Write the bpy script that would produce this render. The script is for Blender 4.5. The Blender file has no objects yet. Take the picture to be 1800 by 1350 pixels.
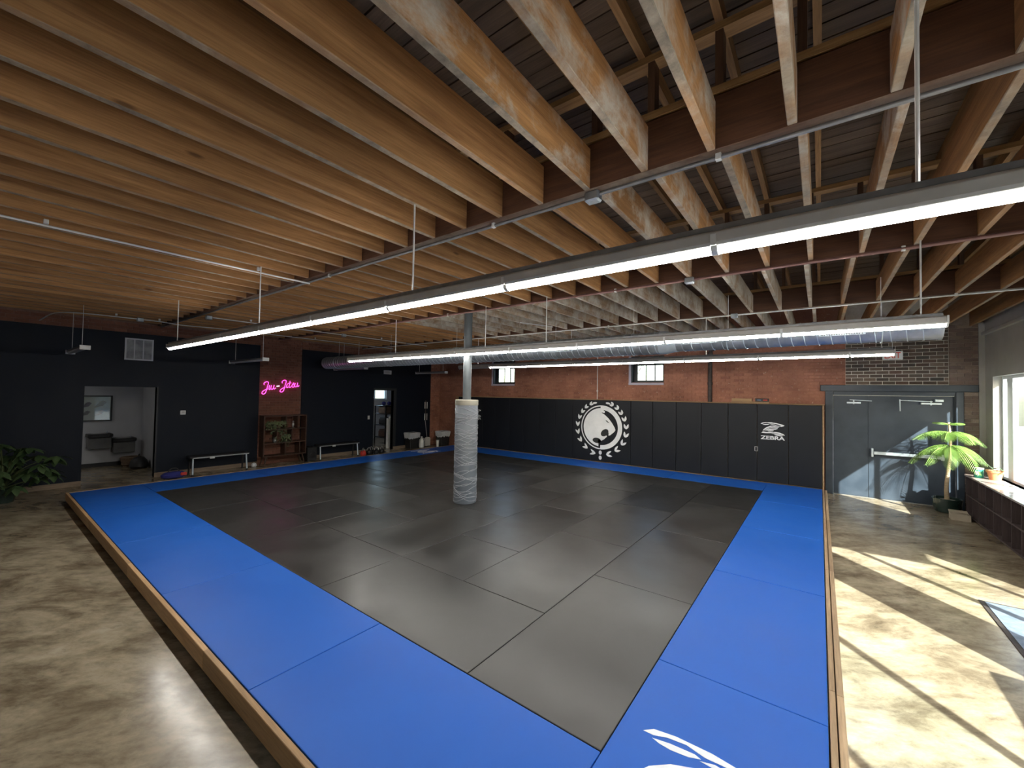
import bpy, bmesh, math, random
from mathutils import Vector, Matrix

# ------------------------------------------------------------------ camera, world, sun, exposure
sc = bpy.context.scene
col = bpy.context.collection
random.seed(7)
PI = math.pi

cam_data = bpy.data.cameras.new('camera')
cam_data.sensor_fit = 'HORIZONTAL'
cam_data.sensor_width = 36.0
cam_data.lens = 716.9 / 1800 * 36.0
cam_data.clip_start = 0.05
cam_data.clip_end = 300
cam = bpy.data.objects.new('camera', cam_data)
col.objects.link(cam)
_y, _p, _r = 0.64655, 0.02453, -0.0172
_f = Vector((-math.sin(_y) * math.cos(_p), math.cos(_y) * math.cos(_p), math.sin(_p)))
_ri = Vector((math.cos(_y), math.sin(_y), 0))
_dn = _f.cross(_ri)
_c, _s = math.cos(_r), math.sin(_r)
_r2 = _c * _ri + _s * _dn
_d2 = -_s * _ri + _c * _dn
_m = Matrix((( _r2.x, -_d2.x, -_f.x, -0.041), (_r2.y, -_d2.y, -_f.y, -1.137), (_r2.z, -_d2.z, -_f.z, 2.119), (0, 0, 0, 1)))
cam.matrix_world = _m
sc.camera = cam

SUN_EL = math.radians(32.1)
SUN_H = Vector((0.6606, -0.7507))          # horizontal direction towards the sun
world = bpy.data.worlds.new('world')
sc.world = world
world.use_nodes = True
wn = world.node_tree
sky = wn.nodes.new('ShaderNodeTexSky')
sky.sky_type = 'NISHITA'
sky.sun_disc = False
sky.sun_elevation = SUN_EL
sky.sun_rotation = math.radians(138.7)
sky.air_density = 1.2
sky.dust_density = 2.0
wn.links.new(sky.outputs[0], wn.nodes['Background'].inputs[0])
wn.nodes['Background'].inputs[1].default_value = 0.75

sun_data = bpy.data.lights.new('sun', 'SUN')
sun_data.energy = 18.5
sun_data.color = (1.0, 0.965, 0.89)
sun_data.angle = 0.0093
sun = bpy.data.objects.new('sun', sun_data)
col.objects.link(sun)
_sd = Vector((SUN_H.x * math.cos(SUN_EL), SUN_H.y * math.cos(SUN_EL), math.sin(SUN_EL)))
sun.rotation_euler = _sd.to_track_quat('Z', 'Y').to_euler()
sun.location = (12, -10, 10)

LAMP = 46.0                                # radiance of the lit fluorescent lenses
sc.view_settings.view_transform = 'Standard'
sc.view_settings.look = 'None'
sc.view_settings.exposure = 0.74
sc.view_settings.gamma = 1.0
sc.view_settings.use_curve_mapping = False
sc.cycles.max_bounces = 8
sc.cycles.diffuse_bounces = 5
sc.cycles.sample_clamp_indirect = 6.0
sc.cycles.caustics_reflective = False
sc.cycles.caustics_refractive = False

# ------------------------------------------------------------------ mesh helpers
class MB:
    def __init__(self):
        self.v, self.f = [], []

    def add(self, vs, fs):
        n = len(self.v)
        self.v += [tuple(p) for p in vs]
        self.f += [tuple(i + n for i in f) for f in fs]
        return self

    def box(self, x0, y0, z0, x1, y1, z1):
        vs = [(x0, y0, z0), (x1, y0, z0), (x1, y1, z0), (x0, y1, z0), (x0, y0, z1), (x1, y0, z1), (x1, y1, z1), (x0, y1, z1)]
        return self.add(vs, [(0, 3, 2, 1), (4, 5, 6, 7), (0, 1, 5, 4), (1, 2, 6, 5), (2, 3, 7, 6), (3, 0, 4, 7)])

    def cyl(self, p0, p1, r, n=12, r2=None, cap=True):
        return self.tube([p0, p1], [r, r if r2 is None else r2], n, cap)

    def tube(self, path, r, n=8, cap=True, closed=False):
        P = [Vector(p) for p in path]
        rs = r if isinstance(r, (list, tuple)) else [r] * len(P)
        vs, fs = [], []
        up = None
        m = len(P)
        for i, p in enumerate(P):
            if closed:
                t = P[(i + 1) % m] - P[i - 1]
            else:
                t = P[min(i + 1, m - 1)] - P[max(i - 1, 0)]
            if t.length < 1e-9:
                t = Vector((0, 0, 1))
            t.normalize()
            if up is None:
                a = Vector((0, 0, 1)) if abs(t.z) < 0.9 else Vector((1, 0, 0))
                up = (a - t * a.dot(t)).normalized()
            else:
                up = up - t * up.dot(t)
                up = up.normalized() if up.length > 1e-6 else t.orthogonal().normalized()
            b = t.cross(up)
            for k in range(n):
                an = 2 * PI * k / n
                vs.append(p + (up * math.cos(an) + b * math.sin(an)) * rs[i])
        segs = m if closed else m - 1
        for i in range(segs):
            j = (i + 1) % m
            for k in range(n):
                k2 = (k + 1) % n
                fs.append((i * n + k, i * n + k2, j * n + k2, j * n + k))
        if cap and not closed:
            fs.append(tuple(range(n))[::-1])
            fs.append(tuple((m - 1) * n + k for k in range(n)))
        return self.add(vs, fs)

    def lathe(self, prof, n=24, c=(0, 0, 0)):
        vs, fs = [], []
        for (r, z) in prof:
            for k in range(n):
                a = 2 * PI * k / n
                vs.append((c[0] + r * math.cos(a), c[1] + r * math.sin(a), c[2] + z))
        for i in range(len(prof) - 1):
            for k in range(n):
                k2 = (k + 1) % n
                fs.append((i * n + k, i * n + k2, (i + 1) * n + k2, (i + 1) * n + k))
        fs.append(tuple(range(n))[::-1])
        fs.append(tuple((len(prof) - 1) * n + k for k in range(n)))
        return self.add(vs, fs)

    def prism(self, pts, d):
        """polygon of 3-D points extruded by vector d"""
        n = len(pts)
        d = Vector(d)
        a = [Vector(p) for p in pts]
        vs = a + [p + d for p in a]
        fs = [tuple(range(n))[::-1], tuple(range(n, 2 * n))]
        for i in range(n):
            j = (i + 1) % n
            fs.append((i, j, n + j, n + i))
        return self.add(vs, fs)

    def mesh(self, name, mat=None, smooth=False, bevel=0.0, seg=1):
        me = bpy.data.meshes.new(name)
        me.from_pydata(self.v, [], self.f)
        bm = bmesh.new()
        bm.from_mesh(me)
        bmesh.ops.recalc_face_normals(bm, faces=bm.faces)
        if bevel > 0:
            bmesh.ops.bevel(bm, geom=[e for e in bm.edges if len(e.link_faces) == 2 and e.calc_face_angle(0) > 0.6], offset=bevel, segments=seg, affect='EDGES', profile=0.6)
        bm.to_mesh(me)
        bm.free()
        if mat:
            me.materials.append(mat)
        if smooth:
            me.polygons.foreach_set('use_smooth', [True] * len(me.polygons))
            try:
                me.set_sharp_from_angle(angle=0.7)
            except Exception:
                pass
        return me

    def build(self, name, mat=None, parent=None, smooth=False, bevel=0.0, loc=None, seg=1):
        return link(name, self.mesh(name, mat, smooth, bevel, seg), parent, loc)


def link(name, me, parent=None, loc=None, rot=None):
    o = bpy.data.objects.new(name, me)
    col.objects.link(o)
    if parent is not None:
        o.parent = parent
    if loc is not None:
        o.location = loc
    if rot is not None:
        o.rotation_euler = rot
    return o


def tag(o, label=None, cat=None, group=None, kind=None):
    if label:
        o['label'] = label
    if cat:
        o['category'] = cat
    if group:
        o['group'] = group
    if kind:
        o['kind'] = kind
    return o


def thing(name, label, cat, loc=(0, 0, 0), rotz=0, group=None):
    o = bpy.data.objects.new(name, None)
    col.objects.link(o)
    o.empty_display_size = 0.1
    o.location = loc
    o.rotation_euler = (0, 0, rotz)
    return tag(o, label, cat, group)


def struct(name, mb, mat, **k):
    return tag(mb.build(name, mat, **k), kind='structure')


def struct_root(name, loc=(0, 0, 0)):
    o = bpy.data.objects.new(name, None)
    col.objects.link(o)
    o.location = loc
    return tag(o, kind='structure')


def spline(pts, per=6):
    """Catmull-Rom through the points"""
    P = [Vector(p) for p in pts]
    P = [P[0] * 2 - P[1]] + P + [P[-1] * 2 - P[-2]]
    out = []
    for i in range(1, len(P) - 2):
        for k in range(per):
            t = k / per
            a, b, c, d = P[i - 1], P[i], P[i + 1], P[i + 2]
            out.append(0.5 * ((2 * b) + (c - a) * t + (2 * a - 5 * b + 4 * c - d) * t * t + (3 * b - a - 3 * c + d) * t ** 3))
    out.append(P[-2])
    return out


ORD = ['first', 'second', 'third', 'fourth', 'fifth', 'sixth', 'seventh', 'eighth', 'ninth', 'tenth', 'eleventh', 'twelfth',
       'thirteenth', 'fourteenth', 'fifteenth', 'sixteenth', 'seventeenth', 'eighteenth', 'nineteenth', 'twentieth']

# ------------------------------------------------------------------ materials
def base_mat(name):
    m = bpy.data.materials.new(name)
    m.use_nodes = True
    nt = m.node_tree
    return m, nt, nt.nodes['Principled BSDF']


def coords(nt, stretch=(1, 1, 1), rnd=40.0):
    tc = nt.nodes.new('ShaderNodeTexCoord')
    oi = nt.nodes.new('ShaderNodeObjectInfo')
    mu = nt.nodes.new('ShaderNodeVectorMath')
    mu.operation = 'SCALE'
    mu.inputs[0].default_value = (rnd, rnd * 0.7, rnd * 1.3)
    nt.links.new(oi.outputs['Random'], mu.inputs['Scale'])
    ad = nt.nodes.new('ShaderNodeVectorMath')
    ad.operation = 'ADD'
    nt.links.new(tc.outputs['Object'], ad.inputs[0])
    nt.links.new(mu.outputs[0], ad.inputs[1])
    mp = nt.nodes.new('ShaderNodeVectorMath')
    mp.operation = 'MULTIPLY'
    mp.inputs[1].default_value = stretch
    nt.links.new(ad.outputs[0], mp.inputs[0])
    return mp.outputs[0], ad.outputs[0], oi.outputs['Random']


def noise(nt, vec, scale, detail=5, rough=0.55, dist=0.0):
    n = nt.nodes.new('ShaderNodeTexNoise')
    n.inputs['Scale'].default_value = scale
    n.inputs['Detail'].default_value = detail
    n.inputs['Roughness'].default_value = rough
    n.inputs['Distortion'].default_value = dist
    nt.links.new(vec, n.inputs['Vector'])
    return n.outputs['Fac']


def ramp(nt, fac, stops):
    r = nt.nodes.new('ShaderNodeValToRGB')
    e = r.color_ramp.elements
    while len(e) > 1:
        e.remove(e[-1])
    e[0].position = stops[0][0]
    c = stops[0][1]
    e[0].color = (c[0], c[1], c[2], 1) if isinstance(c, (tuple, list)) else (c, c, c, 1)
    for p, c in stops[1:]:
        k = e.new(p)
        k.color = (c[0], c[1], c[2], 1) if isinstance(c, (tuple, list)) else (c, c, c, 1)
    nt.links.new(fac, r.inputs[0])
    return r.outputs[0]


def mix(nt, fac, a, b, mode='MIX'):
    m = nt.nodes.new('ShaderNodeMix')
    m.data_type = 'RGBA'
    m.blend_type = mode
    for s, v in ((m.inputs[0], fac), (m.inputs[6], a), (m.inputs[7], b)):
        if isinstance(v, (int, float)):
            s.default_value = v
        elif isinstance(v, (tuple, list)):
            s.default_value = (v[0], v[1], v[2], 1)
        else:
            nt.links.new(v, s)
    return m.outputs[2]


def bump(nt, bsdf, h, strength, dist=0.01):
    b = nt.nodes.new('ShaderNodeBump')
    b.inputs['Strength'].default_value = strength
    b.inputs['Distance'].default_value = dist
    nt.links.new(h, b.inputs['Height'])
    nt.links.new(b.outputs[0], bsdf.inputs['Normal'])


def pm(name, c1, c2=None, scale=6, rough=0.5, rough2=None, metal=0.0, bmp=0.0, stretch=(1, 1, 1), lo=0.35, hi=0.65, spec=0.5, bdist=0.01):
    m, nt, b = base_mat(name)
    v, _, rnd = coords(nt, stretch)
    f = noise(nt, v, scale)
    c2 = c2 or tuple(min(1, x * 1.25) for x in c1)
    nt.links.new(ramp(nt, f, [(lo, c1), (hi, c2)]), b.inputs['Base Color'])
    b.inputs['Metallic'].default_value = metal
    b.inputs['Specular IOR Level'].default_value = spec
    if rough2 is None:
        b.inputs['Roughness'].default_value = rough
    else:
        nt.links.new(ramp(nt, f, [(lo, rough), (hi, rough2)]), b.inputs['Roughness'])
    if bmp:
        bump(nt, b, f, bmp, bdist)
    return m


def wood(name, light, dark, axis='y', lime=0.0, lime_col=(0.42, 0.40, 0.36), rough=0.6, under=0.0, knots=0.8, scale=1.0):
    m, nt, b = base_mat(name)
    st = {'x': (0.35, 7, 7), 'y': (7, 0.35, 7), 'z': (7, 7, 0.35)}[axis]
    v, raw, rnd = coords(nt, tuple(s * scale for s in st))
    g = noise(nt, v, 2.2, 8, 0.62, 0.6)
    c = ramp(nt, g, [(0.28, dark), (0.5, tuple((a + d) * 0.5 for a, d in zip(light, dark))), (0.72, light)])
    fine = noise(nt, v, 14, 4, 0.6)
    c = mix(nt, 0.6, c, ramp(nt, fine, [(0.3, 0.55), (0.65, 1.05)]), 'MULTIPLY')
    tone = ramp(nt, rnd, [(0.0, 0.74), (1.0, 1.12)])
    c = mix(nt, 1.0, c, tone, 'MULTIPLY')
    if knots:
        kv = nt.nodes.new('ShaderNodeVectorMath')
        kv.operation = 'MULTIPLY'
        kv.inputs[1].default_value = {'x': (1.0, 3.2, 3.2), 'y': (3.2, 1.0, 3.2), 'z': (3.2, 3.2, 1.0)}[axis]
        nt.links.new(raw, kv.inputs[0])
        vo = nt.nodes.new('ShaderNodeTexVoronoi')
        vo.inputs['Scale'].default_value = 1.3
        nt.links.new(kv.outputs[0], vo.inputs['Vector'])
        kf = ramp(nt, vo.outputs['Distance'], [(0.035, knots), (0.085, 0.0)])
        c = mix(nt, kf, c, tuple(d * 0.35 for d in dark))
    if lime:
        lf = noise(nt, raw, 2.6, 8, 0.72, 0.3)
        lr = ramp(nt, lf, [(0.62 - 0.3 * lime, 0.0), (0.80 - 0.3 * lime, 0.85)])
        c = mix(nt, lr, c, lime_col)
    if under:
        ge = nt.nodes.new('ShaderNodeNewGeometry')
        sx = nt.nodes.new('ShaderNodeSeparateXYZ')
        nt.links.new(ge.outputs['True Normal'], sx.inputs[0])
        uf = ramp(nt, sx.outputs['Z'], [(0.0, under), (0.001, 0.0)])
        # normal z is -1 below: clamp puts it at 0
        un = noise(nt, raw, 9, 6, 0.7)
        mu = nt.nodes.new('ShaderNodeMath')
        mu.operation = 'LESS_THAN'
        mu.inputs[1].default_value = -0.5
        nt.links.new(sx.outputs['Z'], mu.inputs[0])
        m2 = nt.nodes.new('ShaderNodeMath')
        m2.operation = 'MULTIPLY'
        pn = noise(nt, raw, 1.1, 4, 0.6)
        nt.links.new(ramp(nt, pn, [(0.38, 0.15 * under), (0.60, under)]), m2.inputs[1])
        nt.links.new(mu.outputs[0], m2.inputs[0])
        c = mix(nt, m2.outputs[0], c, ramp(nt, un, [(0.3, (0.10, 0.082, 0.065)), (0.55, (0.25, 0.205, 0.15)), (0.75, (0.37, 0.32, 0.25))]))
    nt.links.new(c, b.inputs['Base Color'])
    b.inputs['Roughness'].default_value = rough
    b.inputs['Specular IOR Level'].default_value = 0.25
    bump(nt, b, fine, 0.25, 0.004)
    return m


def emit(name, colr, strength):
    m, nt, b = base_mat(name)
    b.inputs['Base Color'].default_value = (0.9, 0.9, 0.9, 1)
    b.inputs['Emission Color'].default_value = (*colr, 1)
    b.inputs['Emission Strength'].default_value = strength
    return m


def glass(name, tint=(0.93, 0.97, 0.97)):
    m = bpy.data.materials.new(name)
    m.use_nodes = True
    nt = m.node_tree
    nt.nodes.remove(nt.nodes['Principled BSDF'])
    tr = nt.nodes.new('ShaderNodeBsdfTransparent')
    tr.inputs[0].default_value = (*tint, 1)
    gl = nt.nodes.new('ShaderNodeBsdfGlossy')
    gl.inputs['Roughness'].default_value = 0.02
    lw = nt.nodes.new('ShaderNodeLayerWeight')
    lw.inputs['Blend'].default_value = 0.5
    pw = nt.nodes.new('ShaderNodeMath'); pw.operation = 'POWER'; pw.inputs[1].default_value = 4.0
    nt.links.new(lw.outputs['Facing'], pw.inputs[0])
    sc_ = nt.nodes.new('ShaderNodeMath'); sc_.operation = 'MULTIPLY_ADD'; sc_.inputs[1].default_value = 0.5; sc_.inputs[2].default_value = 0.03
    nt.links.new(pw.outputs[0], sc_.inputs[0])
    mx = nt.nodes.new('ShaderNodeMixShader')
    nt.links.new(sc_.outputs[0], mx.inputs[0])
    nt.links.new(tr.outputs[0], mx.inputs[1])
    nt.links.new(gl.outputs[0], mx.inputs[2])
    nt.links.new(mx.outputs[0], nt.nodes['Material Output'].inputs[0])
    return m


def brick_mat(name, cols, mott=0.5, fleck=0.0, rough=0.85):
    m, nt, b = base_mat(name)
    v, raw, rnd = coords(nt)
    at = nt.nodes.new('ShaderNodeAttribute')
    at.attribute_name = 'tint'
    ad = nt.nodes.new('ShaderNodeMath')
    ad.operation = 'ADD'
    nt.links.new(at.outputs['Fac'], ad.inputs[0])
    nt.links.new(rnd, ad.inputs[1])
    fr = nt.nodes.new('ShaderNodeMath')
    fr.operation = 'FRACT'
    nt.links.new(ad.outputs[0], fr.inputs[0])
    n = len(cols)
    c = ramp(nt, fr.outputs[0], [(i / max(1, n - 1), k) for i, k in enumerate(cols)])
    tc = nt.nodes.new('ShaderNodeTexCoord')
    ge = nt.nodes.new('ShaderNodeNewGeometry')
    big = noise(nt, ge.outputs['Position'], 1.4, 7, 0.65)
    c = mix(nt, mott, c, ramp(nt, big, [(0.3, 0.62), (0.7, 1.25)]), 'MULTIPLY')
    fine = noise(nt, ge.outputs['Position'], 30, 5, 0.6)
    c = mix(nt, 0.4, c, ramp(nt, fine, [(0.3, 0.7), (0.7, 1.15)]), 'MULTIPLY')
    if fleck:
        fl = noise(nt, ge.outputs['Position'], 13, 6, 0.75)
        c = mix(nt, ramp(nt, fl, [(0.61, 0.0), (0.67, fleck)]), c, (0.58, 0.45, 0.37))
    nt.links.new(c, b.inputs['Base Color'])
    b.inputs['Roughness'].default_value = rough
    b.inputs['Specular IOR Level'].default_value = 0.2
    bump(nt, b, fine, 0.4, 0.006)
    return m


MAT = {}
# polished, stained concrete
m, nt, b = base_mat('concrete_floor')
ge = nt.nodes.new('ShaderNodeNewGeometry')
vr = nt.nodes.new('ShaderNodeVectorRotate')
vr.rotation_type = 'Z_AXIS'
vr.inputs['Angle'].default_value = math.radians(-37)
nt.links.new(ge.outputs['Position'], vr.inputs['Vector'])
mp = nt.nodes.new('ShaderNodeVectorMath'); mp.operation = 'MULTIPLY'; mp.inputs[1].default_value = (1.0, 1.85, 1)
nt.links.new(vr.outputs[0], mp.inputs[0])
n1 = noise(nt, mp.outputs[0], 1.5, 10, 0.70, 0.35)
n2 = noise(nt, mp.outputs[0], 6.5, 8, 0.72, 0.3)
n3 = noise(nt, ge.outputs['Position'], 0.45, 4, 0.5)
c = ramp(nt, n1, [(0.30, (0.098, 0.076, 0.050)), (0.43, (0.192, 0.158, 0.110)), (0.55, (0.310, 0.265, 0.193)), (0.72, (0.405, 0.362, 0.285))])
c = mix(nt, 0.6, c, ramp(nt, n2, [(0.30, 0.40), (0.48, 0.9), (0.7, 1.2)]), 'MULTIPLY')
c = mix(nt, 0.6, c, ramp(nt, n3, [(0.35, (0.80, 0.74, 0.66)), (0.65, (1.05, 1.02, 0.97))]), 'MULTIPLY')
nt.links.new(c, b.inputs['Base Color'])
nt.links.new(ramp(nt, n2, [(0.3, 0.24), (0.7, 0.14)]), b.inputs['Roughness'])
b.inputs['Specular IOR Level'].default_value = 0.27
MAT['floor'] = m

MAT['blue'] = pm('blue_vinyl', (0.0105, 0.089, 0.40), (0.013, 0.098, 0.425), scale=2.0, rough=0.42, rough2=0.5, spec=0.22)
MAT['charcoal'] = pm('charcoal_vinyl', (0.023, 0.0222, 0.021), (0.028, 0.027, 0.0255), scale=1.6, rough=0.28, rough2=0.40, spec=0.45)
MAT['charcoal_pale'] = pm('charcoal_vinyl_worn', (0.036, 0.035, 0.033), (0.041, 0.040, 0.038), scale=1.6, rough=0.28, rough2=0.40, spec=0.45)
MAT['charcoal_deep'] = pm('charcoal_vinyl_fresh', (0.015, 0.0145, 0.014), (0.018, 0.0175, 0.017), scale=1.6, rough=0.30, rough2=0.40, spec=0.42)
MAT['pad'] = pm('black_pad_vinyl', (0.0058, 0.0072, 0.0105), (0.0075, 0.0092, 0.013), scale=1.5, rough=0.45, rough2=0.55, spec=0.28)
MAT['white_print'] = pm('white_print', (0.70, 0.72, 0.74), (0.76, 0.78, 0.80), rough=0.5)
MAT['black_print'] = pm('black_print', (0.010, 0.012, 0.012), (0.014, 0.016, 0.016), rough=0.5)
MAT['pine_x'] = wood('pine_boards', (0.52, 0.33, 0.17), (0.36, 0.21, 0.095), 'x', knots=0.8, rough=0.5)
MAT['pine_y'] = wood('pine_boards_side', (0.50, 0.36, 0.22), (0.32, 0.21, 0.12), 'y', knots=0.5, rough=0.55)
JL, JD = (0.54, 0.285, 0.115), (0.255, 0.118, 0.045)
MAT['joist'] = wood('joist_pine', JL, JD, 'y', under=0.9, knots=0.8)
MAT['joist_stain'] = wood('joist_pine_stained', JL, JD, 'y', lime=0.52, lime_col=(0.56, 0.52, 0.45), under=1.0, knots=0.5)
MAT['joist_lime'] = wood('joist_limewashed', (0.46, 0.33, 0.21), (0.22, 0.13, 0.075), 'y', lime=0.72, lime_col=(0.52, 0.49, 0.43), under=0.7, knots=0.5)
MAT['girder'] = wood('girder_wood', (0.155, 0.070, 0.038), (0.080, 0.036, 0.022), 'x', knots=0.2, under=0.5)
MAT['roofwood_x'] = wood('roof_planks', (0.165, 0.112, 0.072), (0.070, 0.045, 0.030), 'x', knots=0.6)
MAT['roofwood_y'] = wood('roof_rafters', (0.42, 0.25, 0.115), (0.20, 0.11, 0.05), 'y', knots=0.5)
MAT['plate_wood'] = wood('plate_wood', (0.50, 0.30, 0.13), (0.28, 0.15, 0.06), 'x', knots=0.5)
MAT['post_wood'] = wood('post_wood', (0.14, 0.075, 0.045), (0.07, 0.04, 0.025), 'z', knots=0.0)
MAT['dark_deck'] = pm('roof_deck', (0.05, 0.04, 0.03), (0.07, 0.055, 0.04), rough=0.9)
MAT['navy_wall'] = pm('dark_wall_paint', (0.0045, 0.0076, 0.0150), (0.0054, 0.0090, 0.0175), scale=3, rough=0.5, rough2=0.6, spec=0.25)
MAT['door_paint'] = pm('dark_door_paint', (0.028, 0.039, 0.054), (0.038, 0.051, 0.069), scale=4, rough=0.32, rough2=0.44, bmp=0.05, spec=0.4)
MAT['red_brick'] = brick_mat('red_brick', [(0.36, 0.162, 0.108), (0.41, 0.190, 0.128), (0.34, 0.152, 0.104), (0.39, 0.178, 0.120), (0.37, 0.170, 0.118), (0.30, 0.135, 0.096)], mott=0.9, fleck=1.0)
MAT['red_mortar'] = brick_mat('red_mortar', [(0.33, 0.15, 0.097), (0.38, 0.18, 0.125)], mott=0.7, fleck=0.7)
MAT['new_brick'] = brick_mat('infill_brick', [(0.062, 0.052, 0.045), (0.16, 0.115, 0.09), (0.075, 0.068, 0.056), (0.12, 0.072, 0.055), (0.055, 0.052, 0.046), (0.19, 0.14, 0.105), (0.085, 0.062, 0.05)], mott=0.25)
MAT['white_mortar'] = pm('pale_mortar', (0.66, 0.63, 0.57), (0.74, 0.71, 0.65), scale=20, rough=0.9)
MAT['old_brick'] = brick_mat('old_brick', [(0.20, 0.145, 0.118), (0.15, 0.108, 0.090), (0.24, 0.175, 0.14), (0.17, 0.115, 0.095), (0.27, 0.21, 0.17)], mott=0.6, fleck=0.3)
MAT['old_mortar'] = pm('old_mortar', (0.25, 0.20, 0.165), (0.35, 0.29, 0.245), scale=14, rough=0.9)
MAT['dim_brick'] = brick_mat('hall_brick', [(0.22, 0.095, 0.062), (0.27, 0.12, 0.080), (0.19, 0.080, 0.055), (0.24, 0.105, 0.07)], mott=0.6, fleck=0.3)
MAT['dim_mortar'] = pm('hall_mortar', (0.20, 0.105, 0.075), (0.25, 0.14, 0.105), scale=14, rough=0.9)
MAT['plaster'] = pm('grey_plaster', (0.36, 0.35, 0.32), (0.40, 0.39, 0.36), scale=3, rough=0.8)
MAT['white_paint'] = pm('white_paint', (0.62, 0.63, 0.64), (0.68, 0.69, 0.70), scale=3, rough=0.6)
MAT['corridor_paint'] = pm('corridor_paint', (0.50, 0.51, 0.54), (0.55, 0.56, 0.59), scale=2, rough=0.5)
MAT['frame_white'] = pm('white_frame', (0.66, 0.70, 0.74), (0.72, 0.76, 0.80), scale=4, rough=0.35)
MAT['frame_black'] = pm('black_frame', (0.014, 0.016, 0.018), (0.02, 0.022, 0.024), scale=8, rough=0.5)
MAT['sill_pale'] = pm('pale_sill', (0.44, 0.42, 0.52), (0.50, 0.48, 0.58), rough=0.6)
MAT['glass'] = glass('clear_glass')
MAT['galv'] = pm('galvanised_steel', (0.34, 0.38, 0.42), (0.46, 0.50, 0.54), scale=9, rough=0.34, rough2=0.46, metal=0.85)
MAT['galv_bright'] = pm('bright_steel', (0.58, 0.66, 0.72), (0.66, 0.74, 0.80), scale=9, rough=0.35, metal=0.7)
MAT['conduit'] = pm('conduit_steel', (0.66, 0.67, 0.66), (0.74, 0.75, 0.74), scale=12, rough=0.35, metal=0.25)
MAT['conduit_dark'] = pm('grey_conduit', (0.20, 0.20, 0.205), (0.26, 0.26, 0.265), scale=12, rough=0.4, metal=0.6)
MAT['red_pipe'] = pm('brown_pipe', (0.17, 0.085, 0.075), (0.23, 0.12, 0.105), scale=12, rough=0.4, metal=0.3)
MAT['iron'] = pm('dark_iron', (0.035, 0.030, 0.028), (0.07, 0.055, 0.05), scale=14, rough=0.6, metal=0.3)
MAT['housing'] = pm('fixture_grey', (0.46, 0.44, 0.41), (0.52, 0.50, 0.47), scale=8, rough=0.45)
MAT['housing_white'] = pm('fixture_white', (0.62, 0.62, 0.60), (0.68, 0.68, 0.66), scale=8, rough=0.4)
MAT['lens'] = emit('lit_lens', (1.0, 0.96, 0.885), LAMP)
MAT['uplight'] = emit('uplight', (1.0, 0.96, 0.885), LAMP * 1.1)
MAT['lens_off'] = pm('unlit_lens', (0.45, 0.45, 0.45), (0.5, 0.5, 0.5), rough=0.35)
MAT['black_metal'] = pm('black_metal', (0.012, 0.012, 0.013), (0.02, 0.02, 0.021), scale=12, rough=0.4, metal=0.2)
MAT['black_plastic'] = pm('black_plastic', (0.010, 0.010, 0.011), (0.016, 0.016, 0.017), scale=12, rough=0.5)
MAT['steel'] = pm('brushed_steel', (0.40, 0.40, 0.39), (0.48, 0.48, 0.47), scale=(10), rough=0.35, metal=0.85)
MAT['white_plastic'] = pm('white_plastic', (0.66, 0.67, 0.66), (0.72, 0.73, 0.72), scale=8, rough=0.4)
MAT['column_wrap'] = pm('grey_column_pad', (0.115, 0.130, 0.155), (0.14, 0.155, 0.18), scale=5, rough=0.45, bmp=0.1)
MAT['column_lip'] = pm('beige_pad_lip', (0.34, 0.32, 0.26), (0.38, 0.36, 0.30), scale=5, rough=0.6)
MAT['column_pole'] = pm('grey_pole', (0.065, 0.075, 0.082), (0.080, 0.090, 0.097), scale=5, rough=0.45)
MAT['rope'] = pm('white_rope', (0.27, 0.285, 0.31), (0.33, 0.345, 0.37), scale=60, rough=0.8)
MAT['walnut'] = wood('walnut', (0.12, 0.065, 0.042), (0.055, 0.028, 0.02), 'y', knots=0.0, rough=0.45)
MAT['cubby'] = wood('cubby_laminate', (0.10, 0.075, 0.072), (0.06, 0.045, 0.045), 'z', knots=0.0, rough=0.5)
MAT['cubby_top'] = pm('cubby_top', (0.28, 0.22, 0.19), (0.36, 0.29, 0.25), scale=3, rough=0.16, rough2=0.24, stretch=(1, 4, 1))
MAT['cubby_back'] = pm('cubby_back', (0.040, 0.038, 0.046), (0.055, 0.052, 0.060), rough=0.6)
MAT['ledge'] = wood('ledge_board', (0.52, 0.36, 0.20), (0.34, 0.21, 0.11), 'x', knots=0.4)
MAT['basewood'] = wood('base_board', (0.34, 0.26, 0.19), (0.20, 0.145, 0.10), 'y', knots=0.3)
MAT['pine_leaf'] = pm('bright_foliage', (0.10, 0.19, 0.032), (0.19, 0.31, 0.070), scale=7, rough=0.5)
MAT['dark_leaf'] = pm('dark_foliage', (0.030, 0.060, 0.022), (0.075, 0.12, 0.045), scale=7, rough=0.45)
MAT['ivy'] = pm('ivy_foliage', (0.060, 0.085, 0.030), (0.13, 0.15, 0.06), scale=9, rough=0.5)
MAT['bark'] = pm('pale_bark', (0.30, 0.22, 0.13), (0.42, 0.32, 0.20), scale=18, rough=0.8, bmp=0.4, stretch=(1, 1, 3))
MAT['soil'] = pm('soil', (0.30, 0.28, 0.24), (0.42, 0.40, 0.36), scale=30, rough=0.95)
MAT['green_pot'] = pm('dark_green_glaze', (0.012, 0.024, 0.020), (0.025, 0.042, 0.035), scale=5, rough=0.14)
MAT['terracotta'] = pm('terracotta', (0.50, 0.20, 0.085), (0.58, 0.25, 0.11), scale=8, rough=0.75)
MAT['green_tin'] = pm('green_tin', (0.02, 0.30, 0.20), (0.03, 0.36, 0.25), scale=4, rough=0.35)
MAT['neon'] = emit('pink_neon', (1.0, 0.045, 0.62), 1.7)
MAT['neon_white'] = emit('white_neon', (1.0, 0.62, 0.85), 1.6)
MAT['exit_red'] = pm('exit_red', (0.62, 0.045, 0.020), (0.68, 0.06, 0.03), rough=0.5)
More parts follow.
